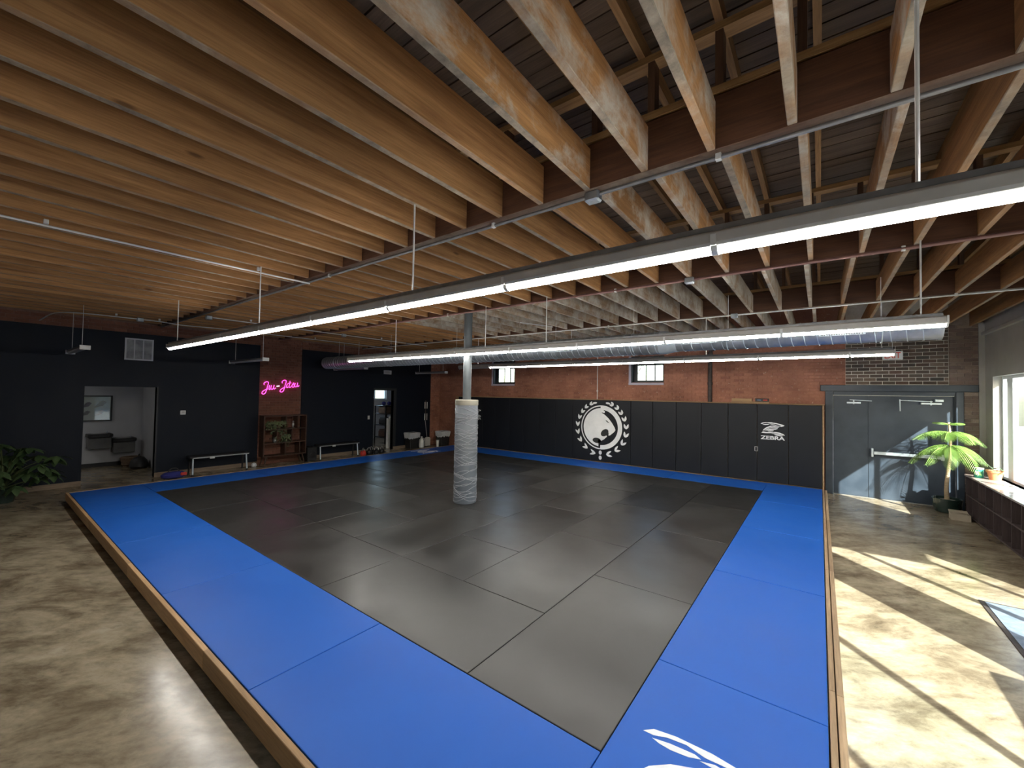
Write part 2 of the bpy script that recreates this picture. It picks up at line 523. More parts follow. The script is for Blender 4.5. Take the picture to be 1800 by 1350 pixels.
MAT['cardboard'] = pm('tan_carton', (0.34, 0.29, 0.22), (0.40, 0.35, 0.27), scale=6, rough=0.8)
MAT['paper'] = pm('print_paper', (0.50, 0.49, 0.47), (0.56, 0.55, 0.53), rough=0.7)
MAT['blue_cloth'] = pm('blue_cloth', (0.020, 0.025, 0.16), (0.03, 0.035, 0.22), scale=9, rough=0.9)
MAT['red_rubber'] = pm('red_rubber', (0.50, 0.035, 0.025), (0.56, 0.05, 0.035), rough=0.5)
MAT['tan_leather'] = pm('brown_leather', (0.11, 0.075, 0.05), (0.16, 0.11, 0.075), scale=9, rough=0.6)
MAT['wicker'] = pm('wicker', (0.15, 0.10, 0.065), (0.22, 0.15, 0.10), scale=25, rough=0.8, stretch=(1, 1, 4))
MAT['bin_bag'] = pm('white_bin_liner', (0.52, 0.54, 0.58), (0.62, 0.64, 0.68), scale=20, rough=0.4, bmp=0.4)
MAT['mesh_grey'] = pm('vent_filter', (0.24, 0.245, 0.255), (0.46, 0.47, 0.49), scale=5, rough=0.8)
MAT['vent_white'] = pm('vent_white', (0.66, 0.67, 0.69), (0.72, 0.73, 0.75), rough=0.5)
MAT['pavement'] = pm('pavement', (0.34, 0.33, 0.32), (0.42, 0.41, 0.40), scale=2, rough=0.9)
MAT['doormat'] = pm('blue_grey_doormat', (0.10, 0.13, 0.17), (0.15, 0.185, 0.235), scale=14, rough=0.95)
MAT['far_wall'] = pm('far_building_wall', (0.40, 0.34, 0.29), (0.48, 0.42, 0.36), scale=2, rough=0.9)
MAT['fountain'] = pm('grey_enamel', (0.10, 0.10, 0.098), (0.13, 0.13, 0.126), rough=0.45)
MAT['dark_glass'] = pm('far_window', (0.03, 0.045, 0.06), (0.05, 0.07, 0.09), rough=0.1)

# ------------------------------------------------------------------ dimensions (metres, mat corner at the origin)
MZ = 0.17
XL, YB, XW, YF = -12.65, 10.62, 2.5, -3.95
ZC = 3.60
DECK = 4.50

# ------------------------------------------------------------------ structure: floor, walls
struct('floor', MB().box(-16.4, YF - 0.2, -0.15, 2.75, 11.9, 0.0), MAT['floor'])
struct('ground', MB().box(-60, -60, -0.5, 60, 60, -0.16), MAT['pavement'])

# --- back wall core (mortar bed) with openings
MOR = 0.014
W1 = (-9.80, -8.79, 2.48, 3.31)
W2 = (-4.50, -3.55, 2.51, 3.29)
DR = (0.06, 2.22, 0.0, 2.40)
def wall_cells(mb, x0, x1, z0, z1, holes, y0, y1):
    xs = sorted(set([x0, x1] + [h[0] for h in holes] + [h[1] for h in holes]))
    zs = sorted(set([z0, z1] + [h[2] for h in holes] + [h[3] for h in holes]))
    xs = [x for x in xs if x0 <= x <= x1]
    zs = [z for z in zs if z0 <= z <= z1]
    for a, b_ in zip(xs, xs[1:]):
        for c_, d_ in zip(zs, zs[1:]):
            cx, cz = (a + b_) / 2, (c_ + d_) / 2
            if any(h[0] < cx < h[1] and h[2] < cz < h[3] for h in holes):
                continue
            mb.box(a, y0, c_, b_, y1, d_)
    return mb

wb = struct('wall_back', wall_cells(MB(), XL - 0.15, 0.42, 0.0, DECK, [W1, W2, DR], YB + MOR, YB + 0.30), MAT['red_mortar'])
wall_cells(MB(), 0.42, 2.02, 0.0, DECK, [DR], YB + MOR, YB + 0.30).build('infill_mortar', MAT['white_mortar'], wb)
wall_cells(MB(), 2.02, 2.75, 0.0, DECK, [DR], YB + MOR, YB + 0.30).build('old_mortar', MAT['old_mortar'], wb)
MB().box(2.42, YB - 0.03, 0, 2.52, YB + 0.05, 3.66).build('plaster_strip', MAT['plaster'], wb)

BL, BP, BJ = 0.205, 0.0745, 0.012
_brick_cache = {}
def brick_mesh(L, mat):
    k = (round(L, 3), mat.name)
    if k not in _brick_cache:
        h = BP - BJ
        _brick_cache[k] = MB().box(-L / 2, -MOR, -h / 2, L / 2, MOR, h / 2).mesh('brick', mat, bevel=0.002)
    return _brick_cache[k]

def courses(x0, x1, z0, z1, holes=(), jitter=0.0):
    out = []
    r = 0
    z = z0
    while z + BP <= z1 + 1e-6:
        x = x0 - (BL * 0.5 if r % 2 else 0)
        while x < x1:
            a, b_ = max(x, x0), min(x + BL - BJ, x1)
            if b_ - a > 0.035:
                zc_ = z + BP / 2
                segs = [(a, b_)]
                for h in holes:
                    if h[2] < zc_ < h[3]:
                        ns = []
                        for (p, q) in segs:
                            if q <= h[0] or p >= h[1]:
                                ns.append((p, q))
                            else:
                                if h[0] - p > 0.035:
                                    ns.append((p, h[0]))
                                if q - h[1] > 0.035:
                                    ns.append((h[1], q))
                        segs = ns
                for (p, q) in segs:
                    out.append((p, q, zc_))
            x += BL
        z += BP
        r += 1
    return out

def stuff_bricks(name, quads, mat, parent):
    """all remaining bricks as one part; quads = (corner a, corner b, centre z, proud normal)"""
    mb = MB()
    tints = []
    h = (BP - BJ) / 2
    for (fn, p, q, zc_) in quads:
        dz = random.uniform(-0.002, 0.002)
        pr = random.uniform(-0.003, 0.003)
        A, B = fn(p, pr), fn(q, pr)
        A2, B2 = fn(p, -MOR), fn(q, -MOR)
        vs = [(A[0], A[1], zc_ - h), (B[0], B[1], zc_ - h), (B[0], B[1], zc_ + h), (A[0], A[1], zc_ + h),
              (A2[0], A2[1], zc_ - h), (B2[0], B2[1], zc_ - h), (B2[0], B2[1], zc_ + h), (A2[0], A2[1], zc_ + h)]
        mb.add(vs, [(0, 1, 2, 3), (4, 5, 1, 0), (5, 6, 2, 1), (6, 7, 3, 2), (7, 4, 0, 3)])
        tints += [random.random()] * 5
    me = bpy.data.meshes.new(name)
    me.from_pydata(mb.v, [], mb.f)
    at = me.attributes.new('tint', 'FLOAT', 'FACE')
    at.data.foreach_set('value', tints)
    me.materials.append(mat)
    return tag(link(name, me, parent), kind='stuff')

_nb = 0
for (p, q, z) in courses(0.425, 2.015, 2.455, 3.66):                       # infill above the double doors
    link('brick', brick_mesh(q - p, MAT['new_brick']), wb, ((p + q) / 2, YB + MOR + random.uniform(-0.001, 0.002), z))
    _nb += 1
for (p, q, z) in courses(2.03, 2.42, 2.455, 3.66) + courses(2.225, 2.42, 0.0, 2.45):
    link('brick', brick_mesh(q - p, MAT['old_brick']), wb, ((p + q) / 2, YB + MOR + random.uniform(-0.003, 0.003), z))
    _nb += 1
red = courses(XL + 0.01, 0.42, 1.93, 3.66, [W1, W2, (-0.02, 0.5, 1.9, 2.45)])
red.sort(key=lambda t: -t[0])
keep = max(0, 300 - _nb)
for (p, q, z) in red[:keep]:
    link('brick', brick_mesh(q - p, MAT['red_brick']), wb, ((p + q) / 2, YB + MOR + random.uniform(-0.002, 0.003), z))
rest = [(lambda u, d: (u, YB - d), p, q, z) for (p, q, z) in red[keep:]]
rest += [(lambda u, d: (u, YB - d), p, q, z) for (p, q, z) in courses(XL + 0.01, -11.0, 0.0, 1.92)]
stuff_bricks('red_brickwork', rest, MAT['red_brick'], wb)

# --- left wall
D1 = (0.33, 1.53, 0.0, 2.13)
D2 = (7.47, 8.30, 0.0, 2.17)
BRK = (3.75, 4.93, -1, 9)
wl_mb = MB()
def left_cells(mb, y0, y1, z0, z1, holes, x0, x1):
    ys = sorted(set([y0, y1] + [h[0] for h in holes] + [h[1] for h in holes]))
    zs = sorted(set([z0, z1] + [h[2] for h in holes] + [h[3] for h in holes]))
    ys = [y for y in ys if y0 <= y <= y1]
    zs = [z for z in zs if z0 <= z <= z1]
    for a, b_ in zip(ys, ys[1:]):
        for c_, d_ in zip(zs, zs[1:]):
            cy_, cz = (a + b_) / 2, (c_ + d_) / 2
            if any(h[0] < cy_ < h[1] and h[2] < cz < h[3] for h in holes):
                continue
            mb.box(x0, a, c_, x1, b_, d_)
    return mb
wl = struct('wall_left', left_cells(MB(), YF, 10.09, 0.0, 3.37, [D1, D2, BRK], XL - 0.14, XL), MAT['navy_wall'])
left_cells(MB(), YF, YB + 0.05, 3.37, DECK, [], XL - 0.14, XL - MOR - 0.02).build('upper_mortar', MAT['dim_mortar'], wl)
left_cells(MB(), 3.75, 4.93, 0, 3.37, [], XL - 0.14, XL - MOR - 0.02).build('panel_mortar', MAT['dim_mortar'], wl)
left_cells(MB(), 10.09, YB + 0.05, 0, 3.37, [], XL - 0.14, XL - MOR - 0.02).build('corner_mortar', MAT['red_mortar'], wl)
lf = lambda u, d: (XL - 0.02 + d, u)
stuff_bricks('wall_brickwork', [(lf, p, q, z) for (p, q, z) in courses(3.76, 4.92, 0.0, 3.66)] +
             [(lf, p, q, z) for (p, q, z) in courses(YF, 3.75, 3.375, 3.66)] + [(lf, p, q, z) for (p, q, z) in courses(4.93, 10.09, 3.375, 3.66)], MAT['dim_brick'], wl)
stuff_bricks('corner_brickwork', [(lf, p, q, z) for (p, q, z) in courses(10.10, YB, 0.0, 3.66)], MAT['red_brick'], wl)
bb = MB()
for a, b_ in ((YF, 0.33), (1.53, 3.75), (4.93, 7.47), (8.30, 10.09)):
    bb.box(XL, a, 0.0, XL + 0.03, b_, 0.105)
bl = struct_root('baseboard_left', (XL, 0, 0))
for a, b_ in ((YF, 0.33), (1.53, 3.75), (4.93, 7.47), (8.30, 10.09)):
    MB().box(0.0, a, 0.0, 0.03, b_, 0.105).build('board', MAT['basewood'], bl, bevel=0.004)

# --- wall behind the camera and window wall
struct('wall_front', MB().box(XL - 0.15, YF - 0.2, 0, 2.75, YF, DECK), MAT['white_paint'])
WIN = [(7.90, 10.17, 0.74, 2.59), (3.13, 5.36, 0.04, 2.59), (-1.60, 2.37, 0.90, 2.59)]
wr = struct('wall_right', left_cells(MB(), YF, YB + 0.02, 0.0, DECK, WIN, XW, 2.75), MAT['plaster'])
MB().box(XW - 0.05, YF, 3.40, XW, YB - 0.03, 3.46).build('ledge_moulding', MAT['plaster'], wr, bevel=0.006)
# windows of the right wall
def side_window(n, y0, y1, z0, z1, posts, sill):
    r = struct_root('window_%d' % n, (2.64, y0, z0))
    H, L = z1 - z0, y1 - y0
    fr = MB()
    fr.box(-0.03, 0, 0, 0.03, 0.05, H); fr.box(-0.03, L - 0.05, 0, 0.03, L, H)
    fr.box(-0.03, 0.05, 0, 0.03, L - 0.05, 0.05); fr.box(-0.03, 0.05, H - 0.05, 0.03, L - 0.05, H)
    fr.build('frame', MAT['frame_white'], r, bevel=0.004)
    cuts = [0.05] + [c_ for p in posts for c_ in (p[0] - y0, p[1] - y0)] + [L - 0.05]
    for p in posts:
        MB().box(-0.03, p[0] - y0, 0.05, 0.03, p[1] - y0, H - 0.05).build('mullion', MAT['frame_white'], r, bevel=0.004)
    for a, b_ in zip(cuts[0::2], cuts[1::2]):
        if b_ - a > 0.05:
            MB().box(-0.004, a, 0.05, 0.004, b_, H - 0.05).build('pane', MAT['glass'], r)
    if sill:
        MB().box(-0.15, 0.0, -0.02, 0.0, L, 0.0).build('sill', MAT['frame_white'], r)
    return r
side_window(1, 7.90, 10.17, 0.74, 2.59, [(8.72, 8.78), (9.66, 9.92)], True)
side_window(2, 3.13, 5.36, 0.04, 2.59, [(3.80, 3.88), (4.78, 4.84)], False)
side_window(3, -1.60, 2.37, 0.90, 2.59, [(0.64, 0.71), (-0.80, -0.74)], True)

# windows of the back wall
def back_window(n, x0, x1, z0, z1):
    r = struct_root('window_%d' % n, (x0, YB, z0))
    W, H = x1 - x0, z1 - z0
    rv = MB()
    rv.box(0, 0.0, 0, 0.03, 0.16, H); rv.box(W - 0.03, 0.0, 0, W, 0.16, H); rv.box(0.03, 0.0, H - 0.05, W - 0.03, 0.16, H)
    rv.build('reveal', MAT['frame_black'], r)
    MB().box(-0.07, -0.012, -0.06, 0.0, 0.02, H).build('side_trim', MAT['sill_pale'], r, bevel=0.003)
    MB().box(-0.07, -0.03, -0.065, W, 0.16, 0.0).build('sill', MAT['sill_pale'], r, bevel=0.004)
    x_0, x_1 = 0.16, W - 0.03
    fr = MB()
    fr.box(0.03, 0.14, 0.0, W - 0.03, 0.18, 0.075)
    fr.box(0.03, 0.14, H - 0.12, W - 0.03, 0.18, H - 0.05)
    fr.box(0.03, 0.14, H - 0.27, W - 0.03, 0.18, H - 0.21)
    fr.box(0.03, 0.14, 0.075, x_0 - 0.02, 0.18, H - 0.05)
    fr.box(x_1 - 0.012, 0.14, 0.075, x_1, 0.18, H - 0.05)
    w3 = (x_1 - 0.012 - x_0 + 0.02) / 3
    fr.build('frame', MAT['frame_black'], r)
    for k in (1, 2):
        MB().box(x_0 - 0.02 + k * w3 - 0.013, 0.145, 0.075, x_0 - 0.02 + k * w3 + 0.013, 0.175, H - 0.05).build('muntin', MAT['frame_black'], r)
    for k in range(3):
        a = x_0 - 0.02 + k * w3 + 0.009
        MB().box(a, 0.158, 0.075, a + w3 - 0.018, 0.164, H - 0.27).build('pane', MAT['glass'], r)
        MB().box(a, 0.158, H - 0.21, a + w3 - 0.018, 0.164, H - 0.12).build('pane', MAT['glass'], r)
    return r
back_window(4, *W1)
back_window(5, *W2)

# ------------------------------------------------------------------ ceiling: deck, planks, rafters, posts, girders, joists
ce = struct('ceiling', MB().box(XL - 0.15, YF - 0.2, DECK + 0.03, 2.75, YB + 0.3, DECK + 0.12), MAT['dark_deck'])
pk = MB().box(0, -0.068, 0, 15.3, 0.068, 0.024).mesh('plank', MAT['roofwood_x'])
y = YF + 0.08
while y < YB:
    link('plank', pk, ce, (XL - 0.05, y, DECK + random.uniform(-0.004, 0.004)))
    y += 0.146
GIRD = [-1.20, 1.55, 4.28, 7.00]
SPANS = [(YF, -1.25), (-1.15, 1.50), (1.60, 4.23), (4.33, 6.95), (7.05, YB)]
jx = []
x = -1.377
while x > XL + 0.1:
    x -= 0.406
x += 0.406
while x < XW - 0.03:
    jx.append(x)
    x += 0.406
gm = MB().box(XL, -0.05, 0, XW, 0.05, 0.33).mesh('girder', MAT['girder'], bevel=0.004)
pt = MB().box(XL, -0.05, 0, XW, 0.05, 0.045).mesh('plate', MAT['plate_wood'])
ps = MB().box(-0.022, -0.045, 0, 0.022, 0.045, 0.36).mesh('post', MAT['post_wood'])
for gy in GIRD:
    link('girder', gm, ce, (0, gy, ZC))
    link('plate', pt, ce, (0, gy, ZC + 0.345))
    link('plate', pt, ce, (0, gy, 4.33))
    for k, xx in enumerate(jx):
        if xx > -6.5:
            link('post', ps, ce, (xx + 0.045, gy, ZC + 0.385 - 0.015))
rf = MB().box(-0.022, YF, 0, 0.022, YB, 0.12).mesh('rafter', MAT['roofwood_y'])
for k in range(32):
    link('rafter', rf, ce, (2.3 - 0.47 * k, 0, 4.378))
jm = {}
for si, (a, b_) in enumerate(SPANS):
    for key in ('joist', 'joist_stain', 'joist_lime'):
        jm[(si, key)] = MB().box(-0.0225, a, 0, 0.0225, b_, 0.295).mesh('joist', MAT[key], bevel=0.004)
for si in range(5):
    off = 0.0 if si % 2 else 0.05
    for xx in jx:
        key = 'joist'
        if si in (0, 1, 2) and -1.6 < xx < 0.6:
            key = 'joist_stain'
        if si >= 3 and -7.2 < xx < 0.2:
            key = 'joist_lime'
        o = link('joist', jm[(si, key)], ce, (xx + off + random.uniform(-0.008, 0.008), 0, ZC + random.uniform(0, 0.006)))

# ------------------------------------------------------------------ raised mat platform
pf = thing('platform_frame', 'low pine board frame edging the raised mat area', 'platform')
MB().box(-11.0, 0.0, 0.0, 0.0, 10.02, 0.125).build('subfloor', MAT['pine_x'], pf)
for a, b_ in ((-11.06, -8.6), (-8.598, -6.15), (-6.148, -3.7), (-3.698, -1.3), (-1.298, 0.085)):
    MB().box(a, -0.042, 0.032, b_, -0.006, 0.172).build('board', MAT['pine_x'], pf, bevel=0.003)
for a, b_ in ((0.0, 2.4), (2.402, 4.85), (4.852, 7.3), (7.302, 10.0)):
    MB().box(0.006, a, 0.0, 0.040, b_, 0.166).build('board', MAT['pine_y'], pf, bevel=0.003)
    MB().box(0.046, a - 0.04, 0.0, 0.084, b_ - 0.04, 0.172).build('board', MAT['pine_y'], pf, bevel=0.003)
    MB().box(-11.045, a, 0.0, -11.005, b_, 0.172).build('board', MAT['pine_y'], pf, bevel=0.003)

_mat_cache = {}
def mat_obj(x0, x1, y0, y1, key, label, group):
    w, d = x1 - x0, y1 - y0
    k = (round(w, 2), round(d, 2), key)
    if k not in _mat_cache:
        g = 0.0025
        _mat_cache[k] = MB().box(-w / 2 + g, -d / 2 + g, -0.042, w / 2 - g, d / 2 - g, 0).mesh('floor_mat', MAT[key], bevel=0.006, seg=2)
    o = link('floor_mat', _mat_cache[k], None, ((x0 + x1) / 2, (y0 + y1) / 2, MZ + random.uniform(-0.002, 0.001)))
    return tag(o, label, 'mat', group)

right_mats, left_mats = [], []
for k in range(5):
    right_mats.append(mat_obj(-1, 0, 2 * k, 2 * k + 2, 'blue', '%s blue mat from the camera in the strip along the window side' % ORD[k], 'blue border mats'))
for k in range(5):
    x1 = -1 - 2 * k
    mat_obj(x1 - 2, x1, 0, 1, 'blue', '%s blue mat from the window side in the strip nearest the camera' % ORD[k], 'blue border mats')
ys = [1, 3, 5, 7, 9, 10]
for k in range(5):
    left_mats.append(mat_obj(-11, -10, ys[k], ys[k + 1], 'blue', '%s blue mat from the camera in the strip facing the benches' % ORD[k], 'blue border mats'))
xs = [-1, -3, -5, -7, -9, -10]
for k in range(5):
    mat_obj(xs[k + 1], xs[k], 9, 10, 'blue', '%s blue mat from the double doors in the strip under the wall pads' % ORD[k], 'blue border mats')
# charcoal field: rows along the near strip, then columns
def dark(x0, x1, y0, y1, lab, key='charcoal'):
    mat_obj(x0, x1, y0, y1, key, lab, 'charcoal field mats')
dark(-2, -1, 1, 3, 'charcoal mat at the corner where the near and window-side blue strips meet')
for k in range(4):
    dark(-4 - 2 * k, -2 - 2 * k, 1, 2, '%s crosswise charcoal mat along the near blue strip, counted from the window side' % ORD[k])
colsy = {0: [3, 5, 7, 9], 1: [2, 4, 6, 8, 9], 2: [2, 3, 5, 7, 9], 3: [2, 4, 6, 8, 9], 4: [2, 3, 5, 7, 9]}
shade = {(0, 2): 'charcoal_deep', (1, 2): 'charcoal_deep', (2, 2): 'charcoal', (3, 2): 'charcoal_pale', (1, 0): 'charcoal', (2, 1): 'charcoal_deep', (4, 3): 'charcoal_pale'}
for ci, yy in colsy.items():
    x1 = -1 - ci
    for r in range(len(yy) - 1):
        dark(x1 - 1, x1, yy[r], yy[r + 1], 'charcoal mat, %s from the camera in the %s lengthwise row from the window side' % (ORD[r], ORD[ci]), shade.get((ci, r), 'charcoal'))
for r in range(7):
    y0 = 2 + r
    if r % 2 == 0:
        cut = [-6, -7, -9, -10]
    else:
        cut = [-6, -8, -10]
    for k in range(len(cut) - 1):
        key = 'charcoal_pale' if (r, k) == (1, 0) else ('charcoal_deep' if (r + k) % 5 == 0 else 'charcoal')
        dark(cut[k + 1], cut[k], y0, y0 + 1, 'charcoal mat, %s towards the benches in the %s crosswise row beyond the column' % (ORD[k], ORD[r]), key)

# ------------------------------------------------------------------ logo shapes
LOGO = [
    [(298, 302), (335, 264), (430, 244), (580, 240), (720, 258), (850, 288), (938, 322), (900, 352), (850, 366), (800, 354), (845, 332), (760, 300), (640, 276), (560, 281), (480, 262), (400, 275), (345, 300)],
    [(345, 318), (420, 300), (520, 290), (548, 300), (500, 322), (430, 333), (380, 330)],
    [(545, 312), (600, 292), (700, 300), (640, 316)],
    [(352, 522), (380, 470), (450, 405), (560, 350), (700, 328), (800, 340), (840, 364), (720, 354), (600, 377), (500, 422), (420, 477)],
    [(372, 526), (450, 467), (560, 405), (680, 373), (802, 377), (770, 394), (640, 402), (540, 437), (450, 492)],
    [(420, 512), (520, 457), (640, 430), (758, 418), (760, 434), (700, 462), (600, 474), (500, 502)],
    [(480, 522), (560, 495), (662, 488), (630, 516), (540, 530)],
    [(320, 584), (360, 540), (460, 548), (600, 545), (700, 534), (820, 553), (900, 588), (944, 622), (928, 636), (860, 602), (760, 572), (650, 562), (560, 582), (450, 590)],
    [(575, 588), (680, 576), (780, 586), (870, 615), (902, 642), (830, 624), (740, 607), (660, 604)],
    [(660, 614), (740, 616), (830, 636), (892, 656), (830, 664), (750, 650), (700, 634)],
]
def logo_mesh(width, mat):
    s = width / 640.0
    mb = MB()
    for poly in LOGO:
        mb.prism([((px - 298) * s, (240 - py) * s, 0) for px, py in poly], (0, 0, 0.0016))
    return mb.mesh('logo', mat)

def text_mesh(body, height, mat, width=None, depth=0.002, bold=0.0):
    cu = bpy.data.curves.new('t', 'FONT')
    cu.body = body
    cu.extrude = depth / 2
    cu.offset = bold
    o = bpy.data.objects.new('t', cu)
    col.objects.link(o)
    bpy.context.view_layer.update()
    me = bpy.data.meshes.new_from_object(o.evaluated_get(bpy.context.evaluated_depsgraph_get()))
    bpy.data.objects.remove(o)
    vx = [v.co.x for v in me.vertices]
    vy = [v.co.y for v in me.vertices]
    sx = (width or height) / (max(vx) - min(vx)) if width else height / (max(vy) - min(vy))
    sy = height / (max(vy) - min(vy))
    ox, oy = min(vx), min(vy)
    for v in me.vertices:
        v.co.x = (v.co.x - ox) * sx
        v.co.y = (v.co.y - oy) * sy
    me.materials.clear()
    me.materials.append(mat)
    return me

# logo printed on the nearest window-side mat, reading from the window side wall towards the camera
lg = logo_mesh(0.80, MAT['white_print'])
tx = text_mesh('ZEBRA', 0.155, MAT['white_print'], width=0.80, bold=0.03)
mt = right_mats[0]
link('logo', lg, mt, (-0.865 - mt.location.x, 1.362 - mt.location.y, 0.0005))
link('lettering', tx, mt, (-0.865 - mt.location.x, 1.362 - 0.675 - mt.location.y, 0.0015))
mt = left_mats[3]
link('logo', lg, mt, (-0.33, -0.40, 0.0005), (0, 0, PI / 2))
link('lettering', tx, mt, (0.345, -0.40, 0.0015), (0, 0, PI / 2))

# ------------------------------------------------------------------ wall pads and ledge
PY = 10.03
tag(MB().box(-11.2, PY + 0.056, 0.0, 0.010, PY + 0.075, 1.985).build('pad_backing_board', MAT['ledge']), 'plywood backing board behind the row of black wall pads', 'board')
tag(MB().box(-11.2, PY + 0.02, 1.987, 0.045, YB - 0.001, 2.003).build('pad_ledge', MAT['ledge'], bevel=0.003), 'thin wooden ledge running along the top of the black wall pads', 'ledge')
edge = MB().box(0.012, PY - 0.005, 0.0, 0.032, YB - 0.08, 1.985).build('pad_end_board', MAT['ledge'])
tag(edge, 'narrow wooden end board closing the pads beside the double doors', 'board')
pm_ = MB().box(-0.3015, 0, 0, 0.3015, 0.055, 1.80).mesh('crash_pad', MAT['pad'], bevel=0.012, seg=2)
pads = []
for k in range(18):
    o = link('crash_pad', pm_, None, (0.005 - 0.307 - 0.6115 * k, PY, 0.182))
    tag(o, '%s tall black wall pad counted from the double doors' % ORD[k], 'wall pad', 'black wall pads')
    pads.append(o)
# logo on the second pad from the doors, and one far away
lg2 = logo_mesh(0.47, MAT['white_print'])
tx2 = text_mesh('ZEBRA', 0.085, MAT['white_print'], width=0.475, bold=0.03)
for p, lx in ((pads[1], -0.235), (pads[16], -0.235)):
    link('logo', lg2, p, (lx, -0.001, 1.385), (PI / 2, 0, 0))
    link('lettering', tx2, p, (lx, -0.0015, 0.985), (PI / 2, 0, 0))

# emblem (wreath with an animal head) spanning several pads
em = thing('wall_emblem', 'white wreath emblem with a head in a ring on the black wall pads', 'emblem', (-5.165, PY - 0.002, 1.185))
R = 0.645
def E2(px, py):
    return ((px - 605) / 377.0 * R, (638 - py) / 400.0 * R)
def flat(polys, name, mat, y0, th=0.002):
    for poly in polys:
        MB().prism([(u, y0, v) for u, v in poly], (0, -th, 0)).build(name, mat, em)
def arc(r, a0, a1, n=40):
    return [(r * math.cos(math.radians(a0 + (a1 - a0) * i / n)), r * math.sin(math.radians(a0 + (a1 - a0) * i / n))) for i in range(n + 1)]
flat([arc(R, -92, 92) + arc(R * 0.80, 92, -92), arc(R, 92, 268) + arc(R * 0.95, 268, 92)], 'ring', MAT['white_print'], 0)
prof = [(592, 288), (640, 318), (676, 350), (662, 376), (625, 366), (608, 372), (665, 402), (740, 468), (800, 545), (850, 628), (864, 672), (842, 706), (770, 770), (742, 776),
        (722, 785), (700, 812), (655, 855), (606, 886), (592, 900), (560, 930), (560, 960)]
flat([arc(R * 0.875, 262, 92) + [E2(*p) for p in prof]], 'head', MAT['white_print'], 0)
def blob(cx_, cy_, rx, ry, rot=0, n=24):
    out = []
    for i in range(n):
        a = 2 * PI * i / n
        x_, y_ = rx * math.cos(a), ry * math.sin(a)
        out.append(E2(cx_ + x_ * math.cos(rot) - y_ * math.sin(rot), cy_ + x_ * math.sin(rot) + y_ * math.cos(rot)))
    return out
flat([blob(672, 730, 80, 55, -0.75), [E2(*p) for p in [(700, 770), (745, 720), (742, 785), (715, 795)]], blob(528, 880, 78, 48, 0.1), [E2(*p) for p in [(560, 850), (600, 870), (610, 930), (540, 925)]],
      [E2(*p) for p in [(686, 498), (712, 512), (762, 556), (730, 545), (700, 525)]]], 'face_mark', MAT['black_print'], -0.0025, 0.001)
wmb = []
def petal(cx_, cy_, ang, L, W):
    pts = []
    for t, w in ((0, 0.15), (0.2, 0.75), (0.45, 1.0), (0.75, 0.7), (1.0, 0.0)):
        pts.append((t * L, w * W))
    for t, w in ((0.75, -0.45), (0.45, -0.65), (0.2, -0.5), (0, -0.15)):
        pts.append((t * L, w * W))
    c_, s_ = math.cos(ang), math.sin(ang)
    return [(cx_ + a * c_ - b_ * s_, cy_ + a * s_ + b_ * c_) for a, b_ in pts]
leaves_l = [(385, 232), (296, 298), (232, 390), (183, 505), (160, 640), (178, 785), (240, 925), (355, 1040), (505, 1120)]
for i, (px, py) in enumerate(leaves_l):
    for mir in (1, -1):
        u, v = E2(px, py)
        u *= mir
        an = math.atan2(v, u)
        tang = an - PI / 2 if mir == 1 else an + PI / 2      # heading back up the wreath
        L = R * (0.20 + 0.012 * i)
        for k in (-1, 1):
            wmb.append(petal(u, v, tang + k * 0.42, L, R * 0.062 * (1 if k * mir < 0 else -1)))
for (px, py, rx, ry, ro) in ((483, 198, 42, 17, -0.15), (727, 198, 42, 17, 0.15), (595, 1096, 27, 38, 0), (595, 1188, 27, 38, 0)):
    wmb.append(blob(px, py, rx, ry, ro))
flat(wmb, 'wreath_leaf', MAT['white_print'], 0)

o = thing('outlet_box', 'small dark outlet box mounted between two wall pads near the logo', 'outlet', (-1.235, PY, 0.93))
MB().box(-0.035, -0.012, -0.055, 0.035, 0.0, 0.055).build('plate', MAT['housing'], o, bevel=0.004)
MB().box(-0.022, -0.018, -0.042, 0.022, -0.012, 0.042).build('socket', MAT['black_plastic'], o, bevel=0.003)
o = thing('ledge_timber', 'long timber offcut lying on the ledge above the wall pads', 'timber', (-1.4, 10.3, 2.003))
MB().box(-0.40, -0.05, 0.0, 0.40, 0.05, 0.035).build('lower_plank', MAT['ledge'], o, bevel=0.003)
MB().box(-0.39, -0.045, 0.036, 0.05, 0.045, 0.105).build('upper_plank', MAT['ledge'], o, bevel=0.003)
o = thing('interval_timer', 'small black timer with blue and red figures on the ledge timber', 'timer', (-1.14, 10.24, 2.0395))
MB().box(-0.14, -0.012, 0.0, 0.14, 0.03, 0.075).build('case', MAT['black_plastic'], o, bevel=0.004)
MB().box(-0.10, -0.014, 0.028, -0.02, -0.012, 0.044).build('blue_figures', pm('blue_figures', (0.25, 0.35, 0.6)), o)
MB().box(0.02, -0.014, 0.022, 0.11, -0.012, 0.05).build('red_figures', MAT['exit_red'], o)

